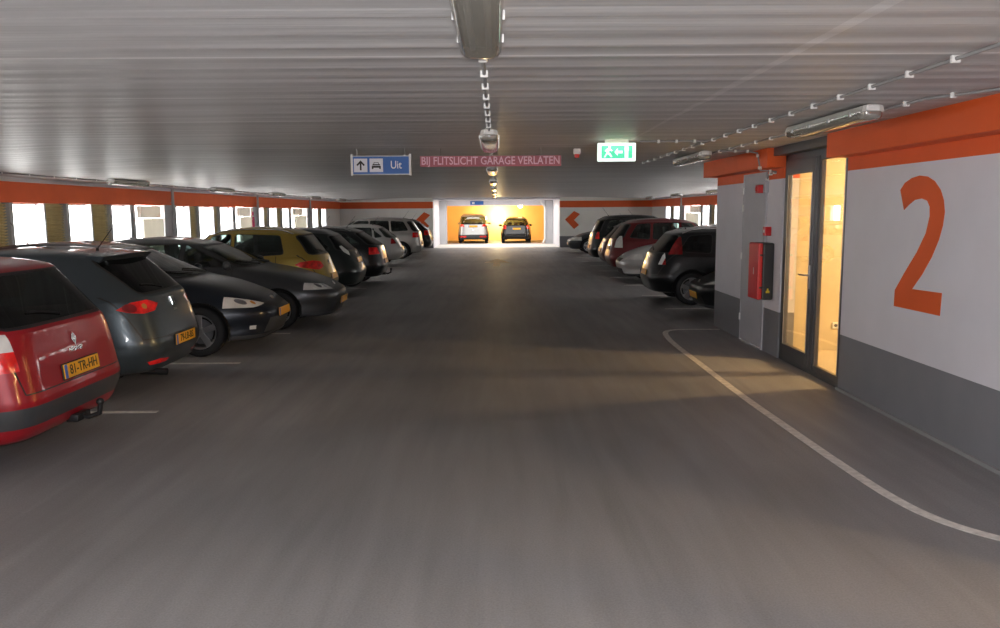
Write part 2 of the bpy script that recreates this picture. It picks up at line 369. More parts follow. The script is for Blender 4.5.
def facade(side, ymin, brights, pillars):
    s = -1 if side == 'left' else 1
    def X(a, b): return (s*a, s*b) if s > 0 else (s*b, s*a)
    x0, x1 = X(WX, WX+.25)
    bxs = [(x0, x1, ymin, YB, 0.6, SILL, 0), (x0, x1, ymin, YB, 0, 0.6, 1)]
    wall_boxes('wall_'+side, bxs)
    wall_boxes('wall_%s_upper' % side, [(x0, x1, ymin, YB, 2.50, CZ+.1, 0)])
    xa, xb = X(WX-.03, WX+.25)
    struct('trim_2' if s < 0 else 'trim_3', M['orange'], xa, xb, ymin, YB, HEAD, 2.50)
    # solid wall by the back corner
    xa, xb = X(WX, WX+.2)
    struct('wall_corner_'+side, M['backwhite'], xa, xb, 40.2, YB, SILL, HEAD)
    for n, (a, b) in enumerate(pillars):
        xa, xb = X(WX-.10, WX+.24)
        o = B('facade_pillar', M['column'], None, xa, xb, a, b, 0, HEAD+.01, bevel=0.01)
        where = 'left' if s < 0 else 'right'
        tag(o, 'pale grey facade pillar between the openings of the %s wall, %sfarthest of its row' % (where, FARTHEST[len(pillars)-1-sorted(pillars).index((a, b))]), 'pillar', 'facade pillars')
        bm = bmesh.new(); xp = s*(WX-.15)
        cyl(bm, (xp, a+.42, .02), (xp, a+.42, 2.56), .035, n=12)
        for z in (.5, 1.5, 2.2): box(bm, min(xp, s*(WX-.10)), max(xp, s*(WX-.10))+.0, a+.40, a+.44, z, z+.03)
        tag(finish('drain_pipe', bm, M['column'], smooth=True, angle=40), 'grey vertical pipe on the %s facade pillar that is %sfarthest of its row' % (where, FARTHEST[len(pillars)-1-sorted(pillars).index((a, b))]), 'pipe', 'pipes on the facade pillars')
    # posts and louvre panels
    edges = sorted(brights)
    k = 0
    blocked = sorted([(a, b) for a, b in brights] + [(a, b) for a, b in pillars] + [(40.2, YB)] + BOARDS)
    prev = ymin
    ordn = 0
    panels = []
    for a, b in blocked:
        if a-prev > 0.12:
            ordn += 1
            xo0, xo1 = X(WX+.02, WX+.20)
            r = empty('louvre_panel', (s*(WX+.1), (prev+a)/2, SILL))
            hw_ = (a-prev)/2
            bmf = bmesh.new(); box(bmf, -.09, .09, hw_-.10, hw_, 0, HEAD-SILL); finish('post', bmf, M['mullion'], r)
            bmf = bmesh.new(); box(bmf, -.09, .09, -hw_, -hw_+.05, 0, HEAD-SILL); finish('post', bmf, M['mullion'], r)
            bms = bmesh.new(); z = 0.02
            while z < HEAD-SILL-.03:
                w2 = .05
                p = [(-.03, z), (.03, z+.035), (.03, z+.047), (-.03, z+.012)]
                prism(bms, [(q[0]*-s, q[1]) for q in p], 'y', -hw_+.05, hw_-.10); z += .05
            box(bms, s*.045-.004, s*.045+.004, -hw_+.05, hw_-.10, 0, HEAD-SILL)
            finish('slats', bms, M['slat'], r)
            panels.append(r)
        prev = max(prev, b)
    for k, r in enumerate(reversed(panels)):
        tag(r, 'ochre slatted louvre panel in the %s facade, %sfarthest toward the back corner' % (side, FARTHEST[k]), 'louvre', 'louvre panels of the %s facade' % side)
    for i, (a, b) in enumerate(sorted(brights)):
        r = bmesh.new(); xm = s*(WX+.16)
        for z in (1.32, 1.60, 1.88): box(r, xm-.008, xm+.008, a, b, z, z+.012)
        box(r, xm-.02, xm+.02, a, b, SILL, SILL+.05); box(r, xm-.02, xm+.02, a, b, HEAD-.03, HEAD)
        tag(finish('window_%d' % (i+1+(20 if s > 0 else 0)), r, M['mullion']), kind='structure')
facade('left', YS, sorted(BR+BRN), PIL+PILN)
facade('right', 13.5, BR, PIL[1:])
# cream equipment boards hanging between facade openings
for s, ys in ((-1, ((18.85, 19.95, 20.2), (26.1, 27.2, 27.5), (33.2, 34.5, 35.4))), (1, ((33.0, 34.4, 35.3),))):
    for i, (a, b, c) in enumerate(ys):
        r = empty('wall_board', (s*(WX-.02), a, 1.0))
        sgn = -s
        B('panel', M['boardwhite'], r, min(0, sgn*.10), max(0, sgn*.10), 0, b-a, .84, 1.12, bevel=.01)
        B('panel', M['boardwhite'], r, min(0, sgn*.06), max(0, sgn*.06), .22, c-a, .02, .82, bevel=.01)
        tag(r, 'cream stepped board on the %s facade beside the %s grey pillar' % ('left' if s < 0 else 'right', ['third farthest', 'second farthest', 'farthest'][i] if s < 0 else 'farthest'), 'board', 'cream boards on the facade')
# pink-red hose sign on left facade
r = empty('fire_sign', (-8.36, 27.35, 1.2))
bm = bmesh.new(); box(bm, 0.08, .11, -.10, .10, .5, .92, bevel=.01); finish('sign_plate', bm, M['boardwhite'], r)
bm = bmesh.new(); cyl(bm, (.13, 0, -.1), (.13, 0, .62), .045, n=12); cyl(bm, (.10, 0, .72), (.135, 0, .72), .07, n=16); finish('red_post', bm, M['magenta'], r, smooth=True, angle=40)
tag(r, 'pink-red sign and post beside the cream board on the left facade', 'sign')

# --- stair core on the right ---
def core_wall(name, y0, y1, top=CZ, dado=.60, band=2.32, x0=CX, x1=CX+.2):
    wall_boxes(name, [(x0, x1, y0, y1, dado, band, 0), (x0, x1, y0, y1, 0, dado, 1), (x0, x1, y0, y1, band, top, 2)])
D0, D1 = 8.42, 10.28
core_wall('wall_right', 3.5, D0)
core_wall('wall_right_near', YS, 1.5)
core_wall('wall_core_narrow', D1, 10.88)
core_wall('wall_core_end', 11.88, 13.35)
wall_boxes('wall_core_over', [(CX, CX+.2, 10.88, 11.88, 2.42, CZ, 2), (CX, CX+.2, 1.5, 3.5, 2.42, CZ, 2)])
wall_boxes('wall_core_rear', [(CX+.2, WX+.2, 13.15, 13.35, .6, 2.33, 0), (CX+.2, WX+.2, 13.15, 13.35, 0, .6, 1), (CX+.2, WX+.2, 13.15, 13.35, 2.33, CZ, 2)])
# stair hall room
struct('wall_hall_back', M['plaster'], 6.6, 6.8, YS, 11.0, 0, CZ)
struct('wall_hall_far', M['plaster'], CX+.2, 6.8, 10.75, 10.87, 0, CZ)
struct('wall_hall_near', M['plaster'], CX+.2, 6.6, 6.4, 6.55, 0, CZ)
wall_boxes('wall_hall_lining', [(CX+.2, CX+.22, 10.28, 10.75, 0, CZ, 3), (CX+.2, CX+.22, 6.55, D0, 0, CZ, 3)])
struct('floor_hall', mat('hall_screed', (0.5, 0.42, 0.30), 0.7, noise=0.06), CX+.05, 6.6, YS, 11.0, 0.0, 0.015)
# skirting kerb at the foot of the right wall
struct('baseboard_right', mat('cove_grey', (0.30, 0.30, 0.30), .7), CX-.025, CX, 3.5, D0, 0, .03)
# dark head plate over the glass door
struct('trim_4', M['alu'], CX-.14, CX+.2, D0, D1, 2.60, CZ)
# orange beams
for nm, y0, y1, l in (('beam', YS, D0+.03, 'long orange beam boxed along the top of the wall with the big 2'), ('beam', D1, 13.42, 'shorter orange beam boxed above the fire cabinet and plain door')):
    o = B('ceiling_beam', M['orange'], None, CX-.22, CX+.01, y0, y1, 2.455, CZ+.02, bevel=.006)
    tag(o, l, 'beam')
# technical door (plain grey leaf)
r = empty('service_door', (CX, 11.38, 0)); r.name = 'door_2'; tag(r, kind='structure')
B('door_leaf', M['doorgrey'], r, -.015, .03, -.48, .48, .02, 2.40, bevel=.004)
bm = bmesh.new(); box(bm, -.02, .06, -.50, -.48, 0, 2.42); box(bm, -.02, .06, .48, .50, 0, 2.42); box(bm, -.02, .06, -.5, .5, 2.40, 2.43); finish('door_frame', bm, M['doorgrey'], r)
for z in (.35, 1.25, 1.95, 2.2):
    bm = bmesh.new(); cyl(bm, (-.025, .485, z-.05), (-.025, .485, z+.05), .012, n=10); finish('hinge', bm, M['clip'], r)
bm = bmesh.new(); box(bm, -.022, -.014, -.43, -.39, 1.0, 1.14); tube(bm, [(-.02, -.41, 1.1), (-.06, -.41, 1.1), (-.065, -.36, 1.1), (-.065, -.30, 1.1)], .008); finish('door_handle', bm, M['alulight'], r)

# glazed entrance doors
def glazed_door(name, ya, yb, xw=CX):
    r = empty(name, (xw, (ya+yb)/2, 0)); h = (yb-ya)/2; Z = 2.60
    x0, x1 = .02, .09
    bm = bmesh.new()
    box(bm, x0, x1, -h, -h+.07, 0, Z); box(bm, x0, x1, h-.07, h, 0, Z); box(bm, x0, x1, -h, h, Z-.07, Z); box(bm, x0, x1, -h, h, 0, .06)
    m0 = -.12
    box(bm, x0-.01, x1, m0-.04, m0+.04, .06, Z-.07)
    finish('door_frame', bm, M['alu'], r)
    # far leaf
    a, b = m0+.045, h-.075
    leaf = bmesh.new(); w = .085
    for bb in ((a, a+w, .065, Z-.075), (b-w, b, .065, Z-.075), (a+w, b-w, Z-.075-.17, Z-.075), (a+w, b-w, .065, .065+.16)):
        box(leaf, 0.0, .055, *bb, bevel=.004)
    lf = finish('door_leaf', leaf, M['alu'], r)
    B('glass_pane', M['doorglass'], lf, .024, .032, a+w, b-w, .225, Z-.245)
    bm = bmesh.new(); box(bm, -.012, 0, a+.02, a+.065, 1.0, 1.28, bevel=.003)
    tube(bm, [(-.005, a+.045, 1.16), (-.06, a+.045, 1.16), (-.065, a+.09, 1.16), (-.065, a+.20, 1.16)], .011)
    finish('door_handle', bm, M['alulight'], lf, smooth=True, angle=50)
    bm = bmesh.new(); box(bm, .0, .006, b-w+.0, b-w+.012, .225, Z-.245); box(bm, -.004, 0, a+w-.012, a+w, .225, Z-.245); finish('glazing_bead', bm, M['alulight'], lf)
    # near side light
    a, b = -h+.07, m0-.04
    g = bmesh.new(); w = .035
    for bb in ((a, a+w, .06, Z-.07), (b-w, b, .06, Z-.07), (a+w, b-w, Z-.07-.05, Z-.07), (a+w, b-w, .06, .12)): box(g, .025, .07, *bb)
    sl = finish('side_light', g, M['alu'], r)
    B('glass_pane', M['doorglass'], sl, .044, .052, a+w, b-w, .12, Z-.12)
    bm = bmesh.new(); box(bm, .02, .025, a+w-.01, a+w, .12, Z-.12); finish('glazing_bead', bm, M['alulight'], sl)
    tag(r, kind='structure'); return r
glazed_door('door_1', D0, D1)
glazed_door('door_3', 1.5, 3.5)
# wall socket inside hall, seen through the glass
r = empty('wall_socket', (4.60, 10.75, .36), -PI/2+PI) if False else empty('wall_socket', (4.60, 10.75, .36), PI/2)
bm = bmesh.new(); box(bm, -.02, 0, -.045, .045, -.045, .045, bevel=.006); finish('cover_plate', bm, M['clip'], r)
bm = bmesh.new(); cyl(bm, (-.022, 0, 0), (-.019, 0, 0), .022, n=20); finish('socket_well', bm, M['plastic'], r)
tag(r, 'white wall socket low on the warm hall wall behind the glass door', 'socket')
# hall lamp fitting
r = empty('hall_lamp', (6.1, 9.15, 2.45)); bm = bmesh.new(); cyl(bm, (0, 0, .1), (0, 0, .25), .08, n=20); finish('lamp_base', bm, M['clip'], r, smooth=True, angle=40)
tag(r, 'round ceiling lamp base in the warm stair hall', 'lamp')

# the big painted figure 2
two_px = [(7.300,2.092),(7.228,2.152),(7.111,2.191),(6.979,2.207),(6.849,2.193),(6.735,2.151),(6.636,2.074),(6.582,1.992),(6.556,1.895),(6.573,1.781),(6.619,1.665),(6.71,1.52),(6.85,1.357),(6.999,1.222),
          (6.525,1.234),(6.533,1.043),(7.302,1.036),(7.300,1.184),(7.139,1.361),(6.954,1.549),(6.826,1.717),(6.78,1.861),(6.79,1.940),(6.835,1.990),(6.925,2.010),(7.039,1.999),(7.136,1.956),(7.215,1.912)]
bm = bmesh.new(); prism(bm, two_px, 'x', CX-.003, CX+.001); bmesh.ops.triangulate(bm, faces=[f for f in bm.faces if len(f.verts) > 4])
tag(finish('wall_numeral', bm, M['orange']), 'large orange figure 2 painted on the white wall right of the glass door', 'number')
# chevrons on the back wall
chev = [(3.716, 1.493), (4.199, 1.944), (4.523, 1.782), (4.201, 1.463), (4.473, 1.193), (4.204, 0.981)]
for dx, l in ((0, 'orange left-pointing chevron painted on the back wall right of the opening'), (-8.07, 'orange chevron painted on the back wall left of the opening, half hidden by cars')):
    bm = bmesh.new(); prism(bm, [(x+dx, z) for x, z in chev], 'y', YB-.003, YB+.001); bmesh.ops.triangulate(bm, faces=[f for f in bm.faces if len(f.verts) > 4])
    tag(finish('wall_chevron', bm, M['orange']), l, 'chevron', 'orange wall chevrons')

# ------------------------------------------------------------------ floor markings
def strip(name, pts, w, m, label, group=None, z=.003):
    bm = bmesh.new(); pts = [Vector((*p, 0)) for p in pts]; rows = []
    for i, p in enumerate(pts):
        d = (pts[min(i+1, len(pts)-1)]-pts[max(i-1, 0)]).normalized(); n = Vector((-d.y, d.x, 0))
        rows.append((bm.verts.new(p+n*w/2+Vector((0, 0, z))), bm.verts.new(p-n*w/2+Vector((0, 0, z)))))
    for a, b in zip(rows, rows[1:]): bm.faces.new((a[0], a[1], b[1], b[0]))
    bmesh.ops.recalc_face_normals(bm, faces=bm.faces)
    bmesh.ops.solidify(bm, geom=list(bm.faces), thickness=-.002)
    return tag(finish(name, bm, m), label, 'floor marking', group)
def smooth_pts(P, sub=8):
    out = []
    P = [Vector(p) for p in P]
    for i in range(len(P)-1):
        p0, p1, p2, p3 = P[max(i-1, 0)], P[i], P[i+1], P[min(i+2, len(P)-1)]
        for k in range(sub):
            t = k/sub
            out.append(0.5*((2*p1)+(-p0+p2)*t+(2*p0-5*p1+4*p2-p3)*t*t+(-p0+3*p1-3*p2+p3)*t**3))
    out.append(P[-1]); return out
curve = [(3.62, 12.85), (3.1, 12.87), (2.85, 12.82), (2.70, 12.62), (2.62, 12.2), (2.57, 11.37), (2.56, 9.98), (2.55, 8.2), (2.575, 6.84), (2.60, 5.86), (2.64, 5.17), (2.74, 4.75), (2.95, 4.45), (3.25, 4.22), (3.62, 4.08)]
strip('walkway_line', smooth_pts(curve), .085, M['line'], 'pale curved line on the floor marking off the walkway by the glass door')
ordw = ['between the red and the blue-grey car', 'beside the dark car with the orange headlight', 'third along the left row', 'fourth along the left row', 'fifth along the left row', 'sixth along the left row', 'seventh along the left row', 'eighth along the left row', 'ninth along the left row', 'tenth along the left row', 'eleventh along the left row', 'twelfth along the left row', 'thirteenth along the left row', 'fourteenth along the left row']
ordn_ = ['first', 'second', 'third', 'fourth', 'fifth', 'sixth', 'seventh', 'eighth', 'ninth', 'tenth', 'eleventh', 'twelfth', 'thirteenth', 'fourteenth', 'fifteenth']
for k in range(15):
    y = 7.67+2.55*(k-1)
    if y > 43: break
    if k == 0: continue
    strip('stall_line', [(-8.2, y), (-3.33, y)], .08, M['line'], '%s white stall line on the floor of the left row, counted from the camera' % ordn_[k-1], 'white stall lines of the left row')
for k in range(11):
    y = 15.65+2.55*k
    if y > 43: break
    strip('stall_line', [(3.32, y), (8.2, y)], .08, M['line'], '%s white stall line on the floor of the right row, counted from the camera' % ordn_[k], 'white stall lines of the right row')
bm = bmesh.new(); prism(bm, [(-.12, 28.6), (.14, 28.6), (.14, 30.6), (.5, 30.6), (.02, 33.2), (-.46, 30.6), (-.12, 30.6)], 'z', .001, .005); bmesh.ops.triangulate(bm, faces=[f for f in bm.faces if len(f.verts) > 4])
tag(finish('floor_arrow', bm, M['tanmark']), 'worn tan arrow painted on the aisle floor pointing to the far bay', 'floor marking')

# ------------------------------------------------------------------ lamps, conduits, signs
def ceil_z(x): return CZ if abs(x) < 5 else CZ-(abs(x)-5)/3.4*(CZ-CZE)
def ceiling_lamp_proto(length=1.6):
    r = empty('ceiling_lamp'); L2 = length/2
    bm = bmesh.new()
    prof = [(-.085, -.055), (-.075, -.012), (-.03, 0), (.03, 0), (.075, -.012), (.085, -.055)]
    prism(bm, prof, 'y', -L2+.01, L2-.01); finish('lamp_housing', bm, M['lamphouse'], r)
    # diffuser with rounded ends
    bm = bmesh.new(); rings = []; n = 9
    st = [(-1.0, .35, .45), (-.985, .72, .8), (-.95, .95, .97), (-.9, 1, 1), (-.5, 1, 1), (0, 1, 1), (.5, 1, 1), (.9, 1, 1), (.95, .95, .97), (.985, .72, .8), (1.0, .35, .45)]
    for t, sw, sd in st:
        ring = []
        for k in range(n):
            a = PI*k/(n-1)
            x = math.copysign(abs(math.cos(a))**.55, math.cos(a))*.092*sw; z = -.052-abs(math.sin(a))**.6*.062*sd
            ring.append(bm.verts.new((x, t*L2, z)))
        rings.append(ring)
    for a, b in zip(rings, rings[1:]):
        for k in range(n-1): bm.faces.new((a[k], a[k+1], b[k+1], b[k]))
    bm.faces.new(rings[0][::-1]); bm.faces.new(rings[-1])
    bmesh.ops.recalc_face_normals(bm, faces=bm.faces)
    finish('diffuser', bm, M['diffuser'], r, smooth=True, angle=50)
    for s in (-1, 1):
        bm = bmesh.new(); cyl(bm, (s*.035, -L2+.1, -.075), (s*.035, L2-.1, -.075), .013, n=10); finish('tube', bm, M['tube'], r, smooth=True, angle=40)
        bm = bmesh.new(); box(bm, -.05, .05, s*(L2-.02)-.02, s*(L2-.02)+.02, -.05, -.004, bevel=.01); finish('end_cap', bm, M['clip'], r)
    for s in (-1, 1):
        for q in (-.75, -.25, .25, .75):
            bm = bmesh.new(); box(bm, s*.092-.006, s*.092+.006, q*L2-.012, q*L2+.012, -.075, -.04); finish('clasp', bm, M['alulight'], r)
    return r
def copy_tree(o, parent=None):
    c = o.copy(); C.objects.link(c); c.parent = parent
    for ch in list(o.children):
        copy_tree(ch, c)
    return c
lamp = ceiling_lamp_proto(); used = False
def put_lamp(x, y, label, group, lit=False):
    global used
    o = lamp if not used else copy_tree(lamp); used = True
    o.location = (x, y, ceil_z(x)-.005)
    tag(o, label, 'ceiling lamp', group); return o
words = ['nearest', 'second nearest', 'third nearest', 'fourth nearest', 'fifth nearest', 'sixth nearest', 'seventh nearest', 'eighth nearest']
for k in range(7):
    put_lamp(-.06, 2.86+5.6*k, '%s long clear-covered lamp in the middle ceiling row' % words[k], 'ceiling lamps over the aisle')
for k, (x, y) in enumerate(((2.80, 6.85), (2.74, 11.4))):
    put_lamp(x, y, ('long unlit lamp on the ceiling above the glass door', 'unlit ceiling lamp above the plain grey service door')[k], 'ceiling lamps by the stair core')
for k, y in enumerate((5.5, 11.0, 16.5, 22.1, 27.6, 33.3, 39.0)):
    if y > 13: put_lamp(-7.45, y, '%s ceiling lamp above the left orange band' % words[k-2], 'ceiling lamps along the left facade')
for k, y in enumerate((17.0, 22.1, 27.6, 33.3, 39.0)):
    put_lamp(7.45, y, '%s ceiling lamp above the right orange band' % words[k], 'ceiling lamps along the right facade')

def conduit(name, pts, label, spacing=.46, r=.011, clips=True, group='grey conduits on the ceiling'):
    root = empty(name, pts[0]); o = Vector(pts[0])
    bm = bmesh.new(); tube(bm, [Vector(p)-o for p in pts], r, 8); finish('pipe', bm, M['conduit'], root, smooth=True, angle=60)
    if clips:
        acc = 0; mesh = None; n = 0
        for a, b in zip(pts, pts[1:]):
            a, b = Vector(a), Vector(b); L = (b-a).length; d = (b-a)/max(L, 1e-6)
            t = spacing-acc
            while t < L and n < 60:
                p = a+d*t-o
                if mesh is None:
                    bm = bmesh.new(); box(bm, -.022, .022, -.012, .012, -.02, .018, bevel=.003); c = finish('clip', bm, M['clip'], root); mesh = c.data
                else:
                    c = bpy.data.objects.new('clip', mesh); C.objects.link(c); c.parent = root
                c.location = p; c.rotation_euler = (0, 0, math.atan2(d.y, d.x)-PI/2); n += 1
                t += spacing
            acc = (acc+L) % spacing
    return tag(root, label, 'conduit', group)
zc = CZ-.018
conduit('conduit', [(2.36, 1.0, zc), (2.36, 13.0, zc)], 'long grey conduit with white clips running along the ceiling left of the door lamp')
conduit('conduit', [(3.35, 4.2, zc), (3.28, 5.2, zc), (3.0, 5.7, zc), (2.98, 7.6, zc), (2.92, 10.0, zc), (2.90, 12.8, zc)], 'grey conduit with white clips between the door lamps and the orange beams')
conduit('conduit', [(2.95, 10.55, zc), (3.25, 10.55, zc), (3.39, 10.52, zc-.03), (3.415, 10.50, 2.5), (3.42, 10.48, 2.43), (3.56, 10.46, 2.42), (3.635, 10.50, 2.41), (3.64, 10.80, 2.39), (3.64, 10.87, 2.31)], 'short conduit dropping round the orange beam to the red sounder', spacing=.16)
for k in range(6):
    y0 = 2.86+5.6*k+.82; y1 = 2.86+5.6*(k+1)-.82
    conduit('conduit', [(-.06, y0, zc), (-.06, y1, zc)], 'clipped conduit joining the %s and next lamp of the middle row' % words[k], spacing=.45)
conduit('conduit', [(-7.75, 3.0, ceil_z(7.75)-.02), (-7.75, 43.2, ceil_z(7.75)-.02)], 'thin dark conduit along the ceiling edge above the left orange band', spacing=.75, r=.014)
conduit('conduit', [(1.6, 9.0, zc), (2.36, 9.0, zc)], 'short conduit from the green exit sign to the long conduit', spacing=.2)

# direction sign "Uit"
r = empty('direction_sign', (-1.41, 10.0, 2.5))
hw, hh = .345, .105
B('sign_panel', M['blue'], r, -hw, hw, 0, .03, -hh, hh)
for s in (-1, 1):
    B('end_bracket', M['clip'], r, s*(hw+.012)-.012, s*(hw+.012)+.012, -.012, .042, -hh-.02, hh+.03)
bm = bmesh.new(); box(bm, -hw, hw, -.004, .034, hh, hh+.01); box(bm, -hw, hw, -.004, .034, -hh-.01, -hh); finish('edge_rail', bm, M['alulight'], r)
for i, x in enumerate((-.25, -.058)):
    B('pictogram_panel', M['signwhite'], r, x-.082, x+.082, -.003, 0, -.082, .082)
bm = bmesh.new(); x = -.25
prism(bm, [(x-.010, -.06), (x+.010, -.06), (x+.010, .02), (x+.038, -.008), (x+.052, .006), (x, .06), (x-.052, .006), (x-.038, -.008), (x-.010, .02)], 'y', -.005, -.003)
finish('arrow_pictogram', bm, M['ink'], r)
bm = bmesh.new(); x = -.058
for p in ([(x-.055, -.045), (x-.037, -.045), (x-.037, -.03), (x+.037, -.03), (x+.037, -.045), (x+.055, -.045), (x+.055, -.012), (x+.050, -.006), (x-.050, -.006), (x-.055, -.012)],
          [(x-.05, 0.0), (x+.05, 0.0), (x+.042, .014), (x-.042, .014)],
          [(x-.036, .014), (x-.027, .036), (x+.027, .036), (x+.036, .014), (x+.029, .014), (x+.022, .030), (x-.022, .030), (x-.029, .014)]):
    prism(bm, p, 'y', -.005, -.003)
finish('car_pictogram', bm, M['ink'], r)
text('sign_text', 'Uit', .135, M['wink'], r, basis((.185, -.003, 0), (1, 0, 0), (0, 0, 1)), sx=.82, bold=.001)
for s in (-1, 1):
    bm = bmesh.new(); cyl(bm, (s*(hw-.05), .015, hh+.01), (s*(hw-.05), .015, .20), .006, n=8); finish('hanger', bm, M['alulight'], r)
tag(r, 'small blue and white hanging sign with arrow, car pictogram and Uit', 'sign')
# pink panel
r = empty('warning_sign', (-.062, 10.02, 2.543))
B('sign_panel', M['pinkpanel'], r, -.87, .87, 0, .025, -.065, .065)
t = text('sign_text', 'BIJ FLITSLICHT GARAGE VERLATEN', .135, M['pinktext'], r, basis((0, -.002, .002), (1, 0, 0), (0, 0, 1)), bold=.0018)
w = t.dimensions.x; t.matrix_local = basis((0, -.002, .002), (1, 0, 0), (0, 0, 1)) @ Matrix.Diagonal((1.70/max(w, .1), 1.0, 1, 1))
for s in (-.62, .62):
    bm = bmesh.new(); cyl(bm, (s, .012, .065), (s, .012, CZ-2.543), .005, n=8); finish('hanger', bm, M['alulight'], r)
tag(r, 'long narrow pink sign reading BIJ FLITSLICHT GARAGE VERLATEN hanging over the aisle', 'sign')
# exit sign
r = empty('emergency_exit_sign', (1.335, 8.95, 2.565))
B('sign_housing', M['litwhite'], r, -.21, .21, 0, .06, -.10, .10, bevel=.01)
B('sign_face', M['green'], r, -.17, .17, -.004, 0, -.068, .068)
bm = bmesh.new()
# running figure, arrow and doorway in white
prism(bm, [(.085, -.062), (.125, -.062), (.125, .062), (.085, .062)], 'y', -.007, -.004)
prism(bm, [(-.035, -.012), (-.012, .022), (-.012, .008), (.045, .008), (.045, -.03), (-.012, -.03), (-.012, -.046)], 'y', -.007, -.004) if False else None
prism(bm, [(-.07, 0), (-.115, .045), (-.095, .05), (-.035, 0), (-.095, -.05), (-.115, -.045)], 'y', -.007, -.004) if False else None
for p in ([(-.145, -.055), (-.128, -.058), (-.108, -.022), (-.085, -.03), (-.065, -.058), (-.05, -.05), (-.072, -.014), (-.09, -.004), (-.08, .02), (-.058, .006), (-.05, .016), (-.078, .042), (-.11, .036), (-.135, .012), (-.124, .002), (-.108, .016), (-.122, -.02)],
          [(-.028, .0), (.008, .04), (.008, .014), (.062, .014), (.062, -.014), (.008, -.014), (.008, -.04)]):
    prism(bm, p, 'y', -.007, -.004)
cyl(bm, (-.082, -.007, .055), (-.082, -.004, .055), .013, n=14)
bmesh.ops.triangulate(bm, faces=[f for f in bm.faces if len(f.verts) > 4])
finish('exit_pictogram', bm, M['litwhite'], r)
B('mounting', M['clip'], r, -.13, .13, .015, .045, .10, CZ-2.565)
tag(r, 'lit green and white emergency exit sign hanging under the ceiling', 'sign')
light('exit_sign_glow', 'AREA', (1.335, 8.93, 2.60), 0.12, (0.9, 1.0, 0.4), (PI/2+.6, 0, 0), .3, .1)
# detector left of exit sign
r = empty('flash_beacon', (1.02, 10.2, CZ))
bm = bmesh.new(); box(bm, -.045, .045, -.03, .03, -.07, -.0, bevel=.01); finish('beacon_base', bm, M['clip'], r)
bm = bmesh.new(); cyl(bm, (0, 0, -.115), (0, 0, -.07), .028, .036, n=16); finish('beacon_lens', bm, M['redlens'], r, smooth=True, angle=40)
tag(r, 'small white and red warning beacon on the ceiling left of the exit sign', 'beacon')
# fire extinguisher cabinet
r = empty('fire_extinguisher_cabinet', (CX, 10.52, .74))
B('cabinet_body', M['blackmetal'], r, -.15, 0, 0, .40, 0, .75, bevel=.02)
dr = B('cabinet_door', M['redmetal'], r, -.215, -.15, 0, .40, 0, .75, bevel=.018)
for z in (.15, .58): B('latch', M['blackmetal'], r, -.19, -.11, -.012, .004, z, z+.025, bevel=.003)
B('window_slot', M['clip'], dr, -.218, -.214, .16, .18, .33, .42)
bm = bmesh.new(); prism(bm, [(-.10, .09), (-.05, .09), (-.05, .12), (-.065, .125), (-.065, .15), (-.085, .15), (-.085, .125), (-.10, .12)], 'y', -.003, .001); finish('sticker', bm, M['yellow'], r)
tag(r, 'red-fronted black fire extinguisher cabinet mounted on the wall beside the glass door', 'cabinet')
r = empty('alarm_sounder', (CX, 11.0, 2.2))
B('sounder_base', M['redmetal'], r, -.11, 0, -.06, .06, -.05, .06, bevel=.008)
bm = bmesh.new(); cyl(bm, (-.125, 0, .005), (-.105, 0, .005), .03, .04, n=18); finish('sounder_horn', bm, M['redmetal'], r, smooth=True, angle=40)
B('junction_box', M['doorgrey'], r, -.05, 0, -.17, -.08, -.05, .10, bevel=.006)
tag(r, 'red fire alarm sounder high on the wall under the orange beam', 'alarm')
r = empty('fire_call_point', (CX, 10.72, 1.64))
B('call_point_box', M['redmetal'], r, -.085, 0, -.05, .05, -.06, .06, bevel=.008)
B('call_point_glass', M['clip'], r, -.088, -.084, -.02, .02, -.02, .02)
tag(r, 'small red square call point on the wall above the fire cabinet', 'alarm')
# far passage items
r = empty('far_direction_sign', (-1.15, 48.85, 2.47)); r.name = 'direction_sign'
B('sign_panel', M['blue'], r, -.40, .40, -.02, .02, -.11, .11); B('pictogram_panel', M['signwhite'], r, -.30, -.14, -.025, -.02, -.06, .06)
B('hanger', M['alulight'], r, -.32, -.30, 0, .01, .11, .15)
tag(r, 'distant dark blue sign hanging over the far bay opening', 'sign')
r = empty('drain_pipe', (2.82, 48.5, 0)); bm = bmesh.new()
tube(bm, [(0, 0, .05), (.12, 0, .3), (.12, 0, 2.0), (.10, 0, 2.25), (-.1, 0, 2.42), (-.12, 0, 2.6)], .055, 12); finish('pipe', bm, M['clip'], r, smooth=True, angle=60)
tag(r, 'white bent drain pipe at the right edge of the far bay', 'pipe')
r = empty('bay_lamp', (1.55, 51.5, 2.32)); bm = bmesh.new(); bmesh.ops.create_uvsphere(bm, u_segments=16, v_segments=10, radius=.16)
finish('lamp_globe', bm, M['bulb'], r, smooth=True); bm = bmesh.new(); cyl(bm, (0, 0, .13), (0, 0, .43), .02, n=8); finish('lamp_stem', bm, M['alu'], r)
tag(r, 'glowing globe lamp hanging in the bright yellow far bay', 'lamp')

